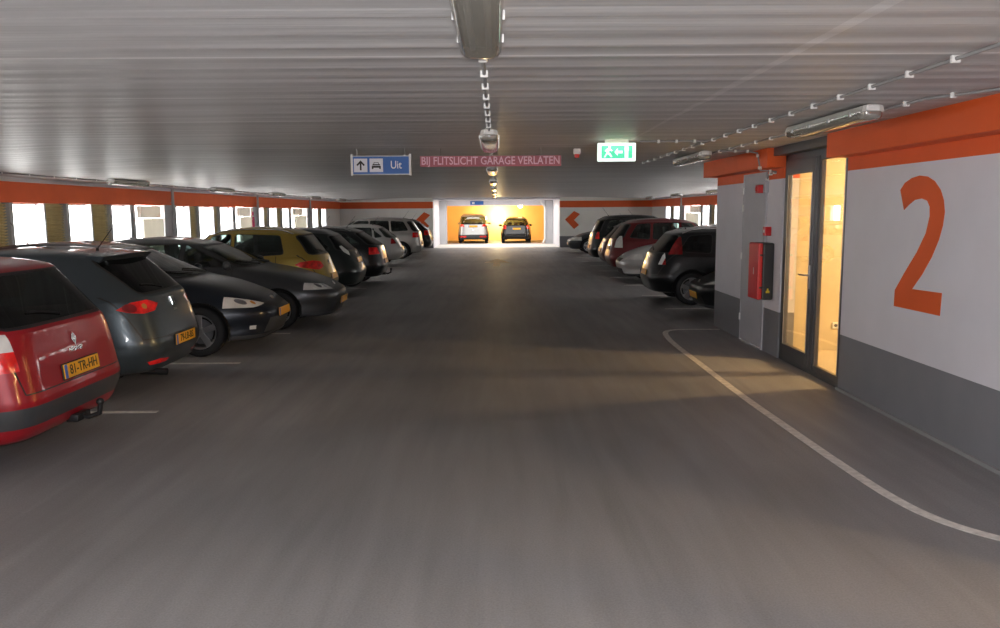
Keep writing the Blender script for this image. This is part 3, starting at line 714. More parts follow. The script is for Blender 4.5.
# ------------------------------------------------------------------ cars
P_BODY, P_TRIM = 0, 1
def catmull(P, sub):
    out = []
    for i in range(len(P)-1):
        p0, p1, p2, p3 = P[max(i-1, 0)], P[i], P[i+1], P[min(i+2, len(P)-1)]
        for k in range(sub):
            t = k/sub
            out.append([0.5*(2*b+(c-a)*t+(2*a-5*b+4*c-d)*t*t+(-a+3*b-3*c+d)*t**3) for a, b, c, d in zip(p0, p1, p2, p3)])
    out.append(list(P[-1])); return out
def car_shell(sp, sub):
    """stack of rounded plan outlines from underside to roof; x=0 rear, x=L front"""
    L, hw, H = sp['L'], sp['hw'], sp['H']
    rb, rt = sp['rb'], sp['rt']           # rear belt and rear roof edge (x, z)
    cw, wt = sp['cowl'], sp['wt']         # cowl and windscreen top (distance from front, z)
    hl = sp['hood']                       # hood leading edge (dx, z)
    rw = sp.get('roofw', .64)*hw/.88; nr = sp.get('nr', 6); nf = sp.get('nf', 4.2)
    gc = sp.get('gc', .20)
    K = [  # xr, zr, dxf, zf, hw, nr, nf
        (.40, gc+.04, .40, gc+.02, hw*.74, 6, 6),
        (.13, gc+.05, .14, gc+.0, hw*.93, nr, 5),
        (.03, .40, .03, .36, hw*.985, nr, nf),
        (.00, .52, .00, .48, hw, nr, nf),
        (.02, .62, .02, .58, hw, nr, nf),
        (rb[0]*.55, (rb[1]+.62)*.5, hl[0]*.5, (hl[1]+.58)*.5, hw*.995, nr*.95, nf),
        (rb[0]*.8, rb[1]-.09, hl[0], hl[1], hw*.985, nr*.92, nf*.97),
        (rb[0]*.93, rb[1]-.03, (hl[0]+cw[0])*.5, (hl[1]+cw[1])*.5+.035, hw*.965, nr*.88, nf),
        (rb[0], rb[1], cw[0], cw[1], hw*.935, nr*.85, 4.6),
    ]
    def lerp(a, b, t): return a+(b-a)*t
    A = K[-1]; Bk = (rt[0], rt[1], wt[0], wt[1], rw, 5.2, 5.0)
    for t in (.12, .5, .88):
        q = [lerp(a, b, t) for a, b in zip(A, Bk)]; q[4] += .018*math.sin(PI*t); K.append(tuple(q))
    K.append(Bk)
    K.append((rt[0]+.07, rt[1]+.03, wt[0]+.10, wt[1]+.028, rw-.05, 5, 5))
    K.append((rt[0]+.25, H-.022, wt[0]+.32, H-.022, rw-.16, 4.5, 4.5))
    K.append((rt[0]+.50, H-.006, wt[0]+.5, H-.006, rw-.32, 4, 4))
    K.append((rt[0]+.75, H, wt[0]+.65, H, .06, 4, 4))
    R = catmull(K, sub)
    bm = bmesh.new(); rings = []
    NQ = sp.get('nq', 14)
    angs = [PI/2*k/NQ for k in range(4*NQ)]
    zs = sp.get('arch', .03)
    for (xr, zr, dxf, zf, w, n1, n2) in R:
        xf = L-dxf; xc = (xr+xf)/2; a = (xf-xr)/2; ring = []
        roofness = max(0, min(1, (min(zr, zf)-1.05)/.3))
        for an in angs:
            c, s = math.cos(an), math.sin(an); n = n2 if c >= 0 else n1
            x = xc+a*math.copysign(abs(c)**(2/n), c); y = w*math.copysign(abs(s)**(2/n), s)
            t = (x-xr)/(xf-xr); z = lerp(zr, zf, t)+zs*roofness*4*t*(1-t)
            ring.append(bm.verts.new((x, y, z)))
        rings.append(ring)
    n = len(angs)
    for a, b in zip(rings, rings[1:]):
        for k in range(n): bm.faces.new((a[k], a[(k+1) % n], b[(k+1) % n], b[k]))
    bm.faces.new(rings[0][::-1]); bm.faces.new(rings[-1])
    bm.normal_update()
    return bm
def inpoly(p, poly):
    x, y = p; c = False; n = len(poly)
    for i in range(n):
        (x1, y1), (x2, y2) = poly[i], poly[(i+1) % n]
        if (y1 > y) != (y2 > y) and x < (x2-x1)*(y-y1)/(y2-y1)+x1: c = not c
    return c
def region(bm, lay, poly, ax, pid, filt):
    us = [p[0] for p in poly]; vs = [p[1] for p in poly]; u0, u1, v0, v1 = min(us), max(us), min(vs), max(vs)
    ix = {'y': (0, 2), 'x': (1, 2), 'z': (0, 1)}[ax]
    cand = []
    for f in bm.faces:
        if not filt(f.calc_center_median(), f.normal): continue
        cu = [v.co[ix[0]] for v in f.verts]; cv = [v.co[ix[1]] for v in f.verts]
        if max(cu) < u0 or min(cu) > u1 or max(cv) < v0 or min(cv) > v1: continue
        cand.append(f)
    n = len(poly)
    for i in range(n):
        if not cand: return
        a, b = poly[i], poly[(i+1) % n]; d = (b[0]-a[0], b[1]-a[1])
        co = [0, 0, 0]; no = [0, 0, 0]; co[ix[0]], co[ix[1]] = a; no[ix[0]], no[ix[1]] = d[1], -d[0]
        g = set(cand)
        for f in cand: g.update(f.edges); g.update(f.verts)
        r = bmesh.ops.bisect_plane(bm, geom=list(g), dist=1e-5, plane_co=co, plane_no=Vector(no).normalized())
        cand = [x for x in r['geom'] if isinstance(x, bmesh.types.BMFace)]
    out = []
    for f in cand:
        c = f.calc_center_median()
        if inpoly((c[ix[0]], c[ix[1]]), poly):
            if pid is not None: f[lay] = pid; out.append(f)
    return out
def offset_poly(P, d):
    n = len(P); ar = sum(P[i][0]*P[(i+1) % n][1]-P[(i+1) % n][0]*P[i][1] for i in range(n)); s = 1 if ar > 0 else -1
    out = []
    for i in range(n):
        p0, p1, p2 = Vector(P[i-1]), Vector(P[i]), Vector(P[(i+1) % n])
        e1 = (p1-p0).normalized(); e2 = (p2-p1).normalized()
        n1 = Vector((e1.y, -e1.x))*s; n2 = Vector((e2.y, -e2.x))*s
        b = (n1+n2); b = b/max(.35, b.dot(n1)) if b.length > 1e-6 else n1
        out.append(tuple(p1+b*d))
    return out
def round_poly(P, r=.04, k=3):
    out = []; n = len(P)
    for i in range(n):
        p0, p1, p2 = Vector(P[i-1]), Vector(P[i]), Vector(P[(i+1) % n])
        a = (p0-p1); b = (p2-p1); ra = min(r, a.length*.45); rb_ = min(r, b.length*.45)
        A = p1+a.normalized()*ra; Bq = p1+b.normalized()*rb_
        for j in range(k+1):
            t = j/k; out.append(tuple(A*(1-t)**2+p1*2*t*(1-t)+Bq*t*t))
    return out
def wheel(parent, x, y, s, R, w, rimmat, mesh):
    if 'tyre' not in mesh:
        bm = bmesh.new(); h = w/2
        lathe(bm, [(R*.66, -h*.8), (R*.70, -h*.95), (R*.84, -h), (R*.95, -h*.9), (R*.995, -h*.66), (R, 0), (R*.995, h*.66), (R*.95, h*.9), (R*.84, h), (R*.70, h*.95), (R*.66, h*.8)], n=36)
        t = finish('tmp', bm, M['tyre'], smooth=True, angle=50); mesh['tyre'] = t.data; bpy.data.objects.remove(t)
        bm = bmesh.new()
        lathe(bm, [(R*.66, -h*.8), (R*.62, h*.2), (R*.62, h*.75), (R*.665, h*.93), (R*.69, h*.93)], n=36)
        nsp = 5
        for k in range(nsp):
            a = 2*PI*k/nsp+.3
            for da, ww in ((-.10, .022), (.10, .022)):
                c, s_ = math.cos(a+da), math.sin(a+da); q = Vector((-s_, 0, c))
                p0 = Vector((c, 0, s_))*R*.12; p1 = Vector((c, 0, s_))*R*.64
                vs = []
                for p, wd, yy in ((p0, ww*1.2, h*.72), (p1, ww, h*.86)):
                    for sgn in (-1, 1):
                        vs.append(bm.verts.new(p+q*wd*sgn+Vector((0, yy, 0))))
                for p, wd, yy in ((p0, ww*1.2, h*.45), (p1, ww, h*.60)):
                    for sgn in (-1, 1):
                        vs.append(bm.verts.new(p+q*wd*sgn+Vector((0, yy, 0))))
                for f in ((0, 1, 3, 2), (4, 6, 7, 5), (0, 2, 6, 4), (1, 5, 7, 3), (2, 3, 7, 6), (0, 4, 5, 1)): bm.faces.new([vs[i] for i in f])
        cyl(bm, (0, h*.35, 0), (0, h*.82, 0), R*.2, R*.15, n=20)
        bmesh.ops.recalc_face_normals(bm, faces=bm.faces)
        bm2 = bm; t = finish('tmp', bm2, rimmat, smooth=True, angle=35); mesh['rim'] = t.data; bpy.data.objects.remove(t)
        bm = bmesh.new(); cyl(bm, (0, h*.1, 0), (0, h*.25, 0), R*.5, n=28); cyl(bm, (0, -h*.5, 0), (0, h*.2, 0), R*.25, n=16)
        t = finish('tmp', bm, M['steelrim'], smooth=True, angle=40); mesh['brake'] = t.data; bpy.data.objects.remove(t)
    o = bpy.data.objects.new('wheel', mesh['tyre']); C.objects.link(o); o.parent = parent; o.location = (x, y, R)
    if s < 0: o.rotation_euler = (0, 0, PI)
    for nm, k in (('rim', 'rim'), ('brake_disc', 'brake')):
        c = bpy.data.objects.new(nm, mesh[k]); C.objects.link(c); c.parent = o
wheel_cache = {}; CS = 1.035

def build_car(name, sp, loc, rz, label, cat='car', group=None, cheap=False):
    L, hw = sp['L'], sp['hw']
    root = empty(name, loc, rz); tag(root, label, cat, group); root.scale = (CS, CS, CS)
    sub = 3 if cheap else 4
    bm = car_shell(sp, sub); lay = bm.faces.layers.int.new('pid')
    for f in bm.faces: f[lay] = 0
    R = sp.get('R', .315); RA = R+.055; xw = (sp.get('xr', .80), L-sp.get('xfw', .86))
    parts = {}; nextid = [10]
    def newpart(nm, m, lab=None, parent='root'):
        nextid[0] += 1; parts[nextid[0]] = (nm, m, lab); return nextid[0]
    side = [lambda c, n: c.y > .3 and n.y > .30, lambda c, n: c.y < -.3 and n.y < -.30]
    anyf = lambda c, n: True
    # lower bumper / sill colour bands (side-view polygons, all faces)
    for poly, m, nm, lab in sp.get('bands', ()):
        region(bm, lay, poly, 'y', newpart(nm, m, lab), anyf)
    # doors seams
    if not cheap:
        for (p, q) in sp.get('seams', ()):
            d = Vector((q[0]-p[0], q[1]-p[1])).normalized(); nn = Vector((-d.y, d.x))*.005
            poly = [(p[0]+nn.x, p[1]+nn.y), (q[0]+nn.x, q[1]+nn.y), (q[0]-nn.x, q[1]-nn.y), (p[0]-nn.x, p[1]-nn.y)]
            for s in (0, 1): region(bm, lay, poly, 'y', P_TRIM, side[s])
        for (p, q) in sp.get('rseams', ()):
            d = Vector((q[0]-p[0], q[1]-p[1])).normalized(); nn = Vector((-d.y, d.x))*.005
            poly = [(p[0]+nn.x, p[1]+nn.y), (q[0]+nn.x, q[1]+nn.y), (q[0]-nn.x, q[1]-nn.y), (p[0]-nn.x, p[1]-nn.y)]
            region(bm, lay, poly, 'x', P_TRIM, lambda c, n: c.x < 1.0 and n.x < -.15)
        for (p, q) in sp.get('fseams', ()):
            d = Vector((q[0]-p[0], q[1]-p[1])).normalized(); nn = Vector((-d.y, d.x))*.005
            poly = [(p[0]+nn.x, p[1]+nn.y), (q[0]+nn.x, q[1]+nn.y), (q[0]-nn.x, q[1]-nn.y), (p[0]-nn.x, p[1]-nn.y)]
            region(bm, lay, poly, 'x', P_TRIM, lambda c, n: c.x > L-1.5 and (n.x > .12))
    # side windows
    for wi, poly in enumerate(sp['sidew']):
        P = round_poly(poly, .05, 2)
        for s in (0, 1):
            region(bm, lay, offset_poly(P, .014), 'y', P_TRIM, side[s])
            region(bm, lay, P, 'y', newpart('side_window', sp.get('glassmat', [M['carglass']]*9)[wi]), side[s])
    # windscreen, rear window
    P = round_poly(sp['screen'], .05, 2)
    ff = lambda c, n: c.x > L-2.6 and n.x > .25 and c.z > .9 and abs(n.y) < .80
    region(bm, lay, offset_poly(P, .03), 'x', P_TRIM, ff); region(bm, lay, P, 'x', newpart('windscreen', M['carglass']), ff)
    P = round_poly(sp['rearw'], .05, 2)
    fr = lambda c, n: c.x < 1.3 and n.x < -.20 and c.z > .8 and abs(n.y) < .88
    region(bm, lay, offset_poly(P, .022), 'x', P_TRIM, fr); region(bm, lay, P, 'x', newpart('rear_window', sp.get('rearglass', M['carglass'])), fr)
    # lamps: list of (partname, material, rear-view polygon for +y side, axis end, xlimit)
    for lampdef in sp['lamps']:
        nm, m, poly, end, xl = lampdef[:5]
        zz0, zz1 = min(p[1] for p in poly)-.15, max(p[1] for p in poly)+.15
        sidep = lampdef[5] if len(lampdef) > 5 else [(-.3, zz0), (xl, zz0), (xl, zz1), (-.3, zz1)]
        if end == 'front': sidep = [(L-x, z) for x, z in sidep]
        region(bm, lay, sidep, 'y', None, lambda c, n: abs(c.y) > .1)
        for s in (1, -1):
            pp = [(y*s, z) for y, z in poly]
            only = lambda c: inpoly((c.x, c.z), sidep)
            fl_ = (lambda c, n, s=s, xl=xl: c.x < xl and c.y*s > 0.12 and n.x < .25 and n.z < .9) if end == 'rear' else (lambda c, n, s=s, xl=xl: c.x > L-xl and c.y*s > 0.12 and n.x > -.25)
            region(bm, lay, pp, 'x', newpart(nm, m), (lambda c, n, f0=fl_: f0(c, n) and only(c)))
    for nm, m, poly, end in sp.get('front', ()):
        fl_ = (lambda c, n: c.x > L-1.0 and n.x > .2) if end == 'front' else (lambda c, n: c.x < .9 and n.x < -.2)
        region(bm, lay, poly, 'x', newpart(nm, m), fl_)
    # wheel arches
    dele = []
    for x in xw:
        for s in (1, -1):
            lip = [(x+(RA+.03)*math.cos(2*PI*k/24), R+(RA+.03)*math.sin(2*PI*k/24)) for k in range(24)]
            poly = [(x+RA*math.cos(2*PI*k/24), R+RA*math.sin(2*PI*k/24)) for k in range(24)]
            fl_ = lambda c, n, s=s: c.y*s > hw*.70 and c.z < .95
            ids = None
            o = region(bm, lay, poly, 'y', 9, fl_)
    dele = [f for f in bm.faces if f[lay] == 9]
    bmesh.ops.delete(bm, geom=dele, context='FACES')
    # flare the arch lip slightly: move body verts near the arch outward
    for v in bm.verts:
        for x in xw:
            d = math.hypot(v.co.x-x, v.co.z-R)
            if abs(v.co.y) > hw*.7 and RA-.002 < d < RA+.10 and v.co.z < .95:
                v.co.y += math.copysign(.014*(1-(d-RA)/.10), v.co.y)
    bm.normal_update()
    # split into parts
    groups = {}
    for f in bm.faces: groups.setdefault(f[lay] if f[lay] > 9 else 0, []).append(f)
    body = None
    bvh = BVHTree.FromBMesh(bm)
    for pid, fs in sorted(groups.items()):
        nb = bmesh.new(); vm = {}
        for f in fs:
            vs = []
            for v in f.verts:
                if v not in vm: vm[v] = nb.verts.new(v.co-Vector((L/2, 0, 0)))
                vs.append(vm[v])
            try: nf_ = nb.faces.new(vs)
            except ValueError: continue
            nf_.material_index = 1 if (pid == 0 and f[lay] == P_TRIM) else 0
        if pid == 0:
            # wheel wells
            for x in xw:
                for s in (1, -1):
                    n = 14; a0 = -.35
                    A = []; Bq = []
                    for k in range(n+1):
                        a = a0+(PI-2*a0)*k/n
                        px, pz = x-L/2+(RA+.005)*math.cos(a), R+(RA+.005)*math.sin(a)
                        A.append(nb.verts.new((px, s*hw*.985, pz))); Bq.append(nb.verts.new((px, s*hw*.60, pz)))
                    for k in range(n):
                        f = nb.faces.new((A[k], A[k+1], Bq[k+1], Bq[k])); f.material_index = 2
                    f = nb.faces.new(Bq); f.material_index = 2
            body = finish('body', nb, [sp['paint'], M['trim'], M['liner']], root, smooth=True, angle=42)
        else:
            nm, m, lab = parts[pid]
            o = finish(nm, nb, m, root, smooth=True, angle=42)
            if lab: o['label'] = lab
    bm.free()
    # wheels
    rm = sp.get('rim', M['alloy'])
    key = (R, rm.name)
    for x in xw:
        for s in (1, -1): wheel(root, x-L/2, s*(hw-.125), s, R, .20, rm, wheel_cache.setdefault(key, {}))
    def hit(o, d):
        r = bvh.ray_cast(Vector(o), Vector(d)); return r[0], r[1]
    # number plates
    for end, z in (('rear', sp['plz'][0]), ('front', sp['plz'][1])):
        d = 1 if end == 'rear' else -1
        p, n = hit((-1 if d > 0 else L+1, 0, z), (d, 0, 0))
        if p is None: continue
        x = p.x-L/2-d*.018
        if sp.get('noplate') == end: continue
        rp = bmesh.new(); box(rp, -.26, .26, -.055, .055, -.006, .006, bevel=.003, seg=1)
        pl = finish('number_plate', rp, M['yplate'], root)
        tilt = max(-.25, min(.25, math.atan2(n.z, -d*n.x)*.6)) if n else 0
        pl.matrix_local = basis((x, 0, z), (0, -d, 0), (d*math.sin(tilt), 0, math.cos(tilt)))
        bb = B('country_strip', M['bplate'], pl, -.258, -.222, -.052, .052, .006, .008)
        B('plate_holder', M['trim'], pl, -.27, .27, -.065, .062, -.014, -.004, bevel=.003)
        if sp.get('ptext'): text('plate_text', sp['ptext'], .105, M['ink'], pl, Matrix.Translation((.02, 0, .007)), extrude=.001, sx=.92, bold=.0008)
    # badge
    for bx in sp.get('badges', ()):
        end, z, kind = bx
        d = 1 if end == 'rear' else -1
        p, n = hit((-1 if d > 0 else L+1, 0, z), (d, 0, 0))
        if p is None: continue
        b2 = bmesh.new()
        if kind == 'diamond':
            prism(b2, [(0, -.055), (.036, 0), (0, .055), (-.036, 0)], 'z', 0, .008)
            prism(b2, [(0, -.025), (.016, 0), (0, .025), (-.016, 0)], 'z', .008, .010)
        elif kind == 'round': cyl(b2, (0, 0, 0), (0, 0, .008), .045, .04, n=24)
        elif kind == 'oval':
            prism(b2, [(.06*math.cos(2*PI*k/20), .028*math.sin(2*PI*k/20)) for k in range(20)], 'z', 0, .008)
        elif kind == 'tall': box(b2, -.04, .04, -.05, .05, 0, .008, bevel=.003)
        else: box(b2, -.07, .07, -.012, .012, 0, .006, bevel=.002, seg=1)
        bo = finish('badge', b2, M['chrome'], root)
        dd = max(-.6, min(.6, math.atan2(n.z, -d*n.x)))
        bo.matrix_local = basis((p.x-L/2-d*.003, 0, z), (0, -d, 0), (d*math.sin(dd), 0, math.cos(dd)))
    for (end, y, z, body_t, size) in sp.get('wording', ()):
        d = 1 if end == 'rear' else -1
        p, n = hit((-1 if d > 0 else L+1, y, z), (d, 0, 0))
        dd = max(-.6, min(.6, math.atan2(n.z, -d*n.x)))
        text('model_lettering', body_t, size, M['chrome'], root, basis((p.x-L/2-d*.003, y, z), (0, -d, 0), (d*math.sin(dd), 0, math.cos(dd))))
    # mirrors
    ym = hw*.93; xm = L-sp['cowl'][0]-.42; zm = sp['cowl'][1]+.05
    for s in (1, -1):
        b2 = bmesh.new(); bmesh.ops.create_uvsphere(b2, u_segments=14, v_segments=9, radius=1)
        for v in b2.verts:
            v.co = Vector((v.co.x*(.07 if v.co.x > 0 else .03), math.copysign(abs(v.co.y)**.8, v.co.y)*.105, math.copysign(abs(v.co.z)**.8, v.co.z)*.07))
            v.co += Vector((xm-L/2, s*(ym+.10), zm))
        box(b2, xm-L/2-.03, xm-L/2+.03, min(s*(ym-.06), s*(ym+.03)), max(s*(ym-.06), s*(ym+.03)), zm-.05, zm-.02, bevel=.005)
        mo = finish('mirror', b2, sp.get('mirrormat', sp['paint']), root, smooth=True, angle=50)
    # handles, wipers, antenna
    if not cheap:
        for x in sp.get('handles', ()):
            for s in (1, -1):
                z = sp['rb'][1]-.13
                p, n = hit((x, s*2, z), (0, -s, 0))
                if p is None: continue
                b2 = bmesh.new(); box(b2, x-L/2-.09, x-L/2+.09, p.y+(0 if s > 0 else -.022), p.y+(.022 if s > 0 else 0), z-.013, z+.013, bevel=.006)
                finish('door_handle', b2, sp['paint'], root, smooth=True, angle=50)
        # front wipers
        for y0, y1 in ((.45, -.1), (-.12, -.62)):
            pts = []
            for k in range(6):
                t = k/5; y = y0+(y1-y0)*t; zz = sp['cowl'][1]+.045+.06*t
                p, n = hit((L+1, y, zz), (-1, 0, 0))
                if p: pts.append((p.x-L/2+.012, y, p.z+.008))
            if len(pts) > 2:
                b2 = bmesh.new(); tube(b2, pts, .009, 6); finish('wiper', b2, M['trim'], root)
        # rear wiper
        p, n = hit((-1, 0, sp['rearw'][0][1]+.03), (1, 0, 0)); 
        if p and sp.get('rwiper', True):
            pts = []
            for k in range(5):
                t = k/4; y = 0+(.38)*t; zz = sp['rearw'][0][1]+.03+.05*math.sin(t*1.5)
                q, n = hit((-1, y, zz), (1, 0, 0))
                if q: pts.append((q.x-L/2-.012, y, zz))
            b2 = bmesh.new(); tube(b2, pts, .008, 6); finish('wiper', b2, M['trim'], root)
    if sp.get('antenna', True):
        ax = sp['rt'][0]+sp.get('antx', .35); p, n = hit((ax, 0, 3), (0, 0, -1))
        b2 = bmesh.new(); q = Vector((ax-L/2, 0, p.z)); cyl(b2, q, q+Vector((-.0, 0, .03)), .02, .012, n=10); cyl(b2, q+Vector((0, 0, .02)), q+Vector((-.22, 0, .30)), .005, .003, n=6)
        finish('antenna', b2, M['trim'], root)
    if sp.get('rails'):
        for s in (1, -1):
            pts = []; y = s*(sp.get('roofw', .64)*hw/.88-.06)
            x0, x1 = sp['rt'][0]+.15, L-sp['wt'][0]-.15
            for k in range(9):
                x = x0+(x1-x0)*k/8; p, n = hit((x, y, 3), (0, 0, -1))
                pts.append((x-L/2, y, p.z+(.04 if 0 < k < 8 else .0)))
            b2 = bmesh.new(); tube(b2, pts, .014, 8); finish('roof_rail', b2, sp['rails'], root, smooth=True, angle=50)
    if sp.get('spoiler'):
        xs, zs_, w2 = sp['rt'][0], sp['rt'][1]+.02, sp['spoiler']
        b2 = bmesh.new()
        N_ = 10; top = []; bot = []; back = []
        for k in range(N_+1):
            y = -w2+2*w2*k/N_; dip = .05*(y/w2)**2
            p, n = hit((xs+.16, y, 3), (0, 0, -1)); zt = p.z if p else zs_
            top.append(b2.verts.new((xs+.16-L/2, y, zt+.003))); back.append(b2.verts.new((xs-.10+dip-L/2, y, zs_+.008-dip*.3)))
            bot.append(b2.verts.new((xs+.02-L/2, y, zs_-.055-dip*.3)))
        for k in range(N_):
            b2.faces.new((top[k], top[k+1], back[k+1], back[k])); b2.faces.new((back[k], back[k+1], bot[k+1], bot[k])); b2.faces.new((bot[k], bot[k+1], top[k+1], top[k]))
        b2.faces.new((top[0], back[0], bot[0])); b2.faces.new((top[-1], bot[-1], back[-1]))
        bmesh.ops.recalc_face_normals(b2, faces=b2.faces)
        finish('spoiler', b2, sp['paint'], root, smooth=True, angle=50)
    if sp.get('towbar'):
        b2 = bmesh.new(); tube(b2, [(-L/2+.25, 0, .30), (-L/2-.02, 0, .27), (-L/2-.10, 0, .30), (-L/2-.11, 0, .37)], .02, 10)
        bmesh.ops.create_uvsphere(b2, u_segments=12, v_segments=8, radius=.03, matrix=Matrix.Translation((-L/2-.11, 0, .39)))
        box(b2, -L/2+.02, -L/2+.12, -.10, .10, .25, .31, bevel=.01); finish('tow_bar', b2, M['trim'], root, smooth=True, angle=50)
    if sp.get('exhaust'):
        b2 = bmesh.new(); y = sp['exhaust']; cyl(b2, (-L/2+.3, y, .24), (-L/2+.02, y, .23), .035, n=14, caps=False); cyl(b2, (-L/2+.3, y, .24), (-L/2+.04, y, .23), .03, n=14); finish('exhaust_pipe', b2, M['trim'], root, smooth=True, angle=50)
    # cabin: floor, seats, dashboard
    b2 = bmesh.new(); box(b2, -L/2+.7, L/2-1.15, -hw+.14, hw-.14, .30, .36); box(b2, L/2-sp['cowl'][0]-.35, L/2-sp['cowl'][0]-.02, -hw+.2, hw-.2, .60, sp['cowl'][1]-.06, bevel=.04)
    finish('cabin_floor', b2, M['under'], root)
    seatm = None
    xs1 = L/2-2.35 if L > 3.9 else L/2-2.2
    for x, ys in ((xs1, (-.36, .36)), (xs1-.85, (-.42, 0, .42))):
        for y in ys:
            if seatm is None:
                b2 = bmesh.new(); box(b2, -.05, .48, -.22, .22, .0, .16, bevel=.04)
                fs = box(b2, -.12, .02, -.22, .22, .10, .66, bevel=.05); 
                for v in b2.verts:
                    if v.co.z > .16: v.co.x -= (v.co.z-.16)*.22
                box(b2, -.26, -.16, -.12, .12, .68, .86, bevel=.035)
                for yy in (-.05, .05): cyl(b2, (-.17, yy, .6), (-.21, yy, .72), .007, n=6)
                so = finish('seat', b2, M['fabric'], root, smooth=True, angle=50); seatm = so.data
            else:
                so = bpy.data.objects.new('seat', seatm); C.objects.link(so); so.parent = root
            so.location = (x, y, .36)
            if len(ys) == 3: so.scale = (1, .9, min(1.0, (sp['H']-.62)/.86))
            else: so.scale = (1, 1, min(1.0, (sp['H']-.55)/.86))
    return root

PT = dict(
    red=paint('red_car_paint', (0.30, 0.007, 0.014), metal=0.1), bluegrey=paint('blue_grey_car_paint', (0.055, 0.072, 0.085), metal=0.5),
    navy=paint('near_black_blue_paint', (0.010, 0.014, 0.022), metal=0.3), dgrey=paint('dark_grey_car_paint', (0.065, 0.068, 0.072), metal=0.6),
    ochre=paint('ochre_gold_car_paint', (0.34, 0.235, 0.045), metal=0.4), black=paint('black_car_paint', (0.005, 0.006, 0.007), metal=0.0, rough=.3),
    greenblack=paint('green_black_car_paint', (0.012, 0.017, 0.016), metal=0.3), silver=paint('silver_car_paint', (0.42, 0.42, 0.41), metal=0.6),
    silver2=paint('warm_silver_car_paint', (0.40, 0.385, 0.36), metal=0.6), maroon=paint('maroon_car_paint', (0.13, 0.008, 0.010), metal=0.3),
    maroon2=paint('brown_red_car_paint', (0.085, 0.014, 0.012), metal=0.3), lsilver=paint('light_silver_car_paint', (0.52, 0.52, 0.52), metal=0.5),
)
def circ(y, z, r, n=10): return [(y+r*math.cos(2*PI*k/n), z+r*math.sin(2*PI*k/n)) for k in range(n)]
def both(nm, m, poly, end): return [(nm, m, poly, end), (nm, m, [(-y, z) for y, z in poly], end)]
def spec(paint_, L=4.25, hw=.875, H=1.46, rb=(.16, .97), rt=(.52, 1.36), cowl=(1.15, .98), wt=(1.95, 1.36), hood=(.28, .74), sh=None, **kw):
    """generic body; side windows and screens follow from the profile"""
    d = dict(paint=paint_, L=L, hw=hw, H=H, rb=rb, rt=rt, cowl=cowl, wt=wt, hood=hood)
    zb0, zb1 = rb[1]+.035, cowl[1]+.025
    top = min(rt[1], wt[1])-.02+kw.get('arch', .03)*.6
    def zb(x): return zb0+(zb1-zb0)*(x-rb[0])/(L-cowl[0]-rb[0])
    def A(x): return top
    xa = L-cowl[0]-.38; xt = L-wt[0]-.22                # front lower / upper corners of front window
    bp = L-2.42; cp = bp-.86                             # B and C pillar positions
    rx0 = rb[0]+kw.get('rq', .42); rx1 = rt[0]+kw.get('rqt', .30)
    if kw.get('quarter', True):
        sidew = [[(bp+.05, zb(bp)), (xa, zb(xa)), (xt, top), (bp+.04, top+.01)],
                 [(cp+.05, zb(cp)), (bp-.05, zb(bp)), (bp-.04, top+.01), (cp+.09, top)],
                 [(rx0, zb(rx0)+kw.get('kick', .03)), (cp-.05, zb(cp)), (cp-.0, top), (rx1, top-.03)]]
    else:
        sidew = [[(bp+.05, zb(bp)), (xa, zb(xa)), (xt, top), (bp+.04, top+.01)],
                 [(rx0+.35, zb(rx0)+.02), (bp-.05, zb(bp)), (bp-.04, top+.01), (rx1+.1, top-.02)]]
    d['sidew'] = sidew
    rw = kw.get('roofw', .64)*hw/.88
    d['screen'] = [(-hw*.80, cowl[1]+.035), (hw*.80, cowl[1]+.035), (rw*.86, wt[1]-.02), (-rw*.86, wt[1]-.02)]
    rwid = kw.get('rwid', .80)
    d['rearw'] = kw.get('rearw', [(-hw*rwid, rb[1]+.04), (hw*rwid, rb[1]+.04), (rw*.90, rt[1]-.03), (-rw*.90, rt[1]-.03)])
    R = kw.get('R', .315)
    d['seams'] = [((bp, .30), (bp, zb(bp)-.01)), ((xa+.05, .32), (xa+.02, zb(xa)-.01)), ((cp+.02, .62), (cp+.03, zb(cp)-.01))]
    d['rseams'] = [((-hw*.78, .60), (hw*.78, .60)), ((-hw*.78, .60), (-hw*.86, rb[1]+.02)), ((hw*.78, .60), (hw*.86, rb[1]+.02))]
    d['fseams'] = [((-hw*.62, .66), (hw*.62, .66))]
    d['handles'] = (bp+.13, cp+.14)
    d['plz'] = (.62, .42); d['ptext'] = None
    d['lamps'] = [('tail_light', M['redlens'], [(.52, .80), (.60, .96), (.95, 1.0), (.95, .78)], 'rear', .40),
                  ('headlight', M['clearlens'], [(.38, .62), (.44, .72), (.95, .82), (.95, .66)], 'front', .62)]
    d['front'] = [('grille', M['trim'], [(-.33, .55), (.33, .55), (.38, .64), (-.38, .64)], 'front'), ('air_intake', M['trim'], [(-.45, .26), (.45, .26), (.40, .38), (-.40, .38)], 'front')]
    d['bands'] = [([(-.5, 0), (L+.5, 0), (L+.5, .26), (-.5, .26)], M['plastic'], 'sill_trim', None)]
    d.update(kw); return d

def place(nm, sp, cy, xend, side, out, label, group='parked cars', jig=0.0, **kw):
    L = sp['L']*CS
    if side == 'L': x = xend-L/2; rz = PI if out == 'rear' else 0
    else: x = xend+L/2; rz = 0 if out == 'rear' else PI
    return build_car(nm, sp, (x, cy, 0), rz+jig, label, 'car', group, **kw)
clr, red, drd = M['clearlens'], M['redlens'], M['redlensd']
HL = ('headlight', clr, [(.38, .62), (.44, .72), (.95, .82), (.95, .66)], 'front', .62)
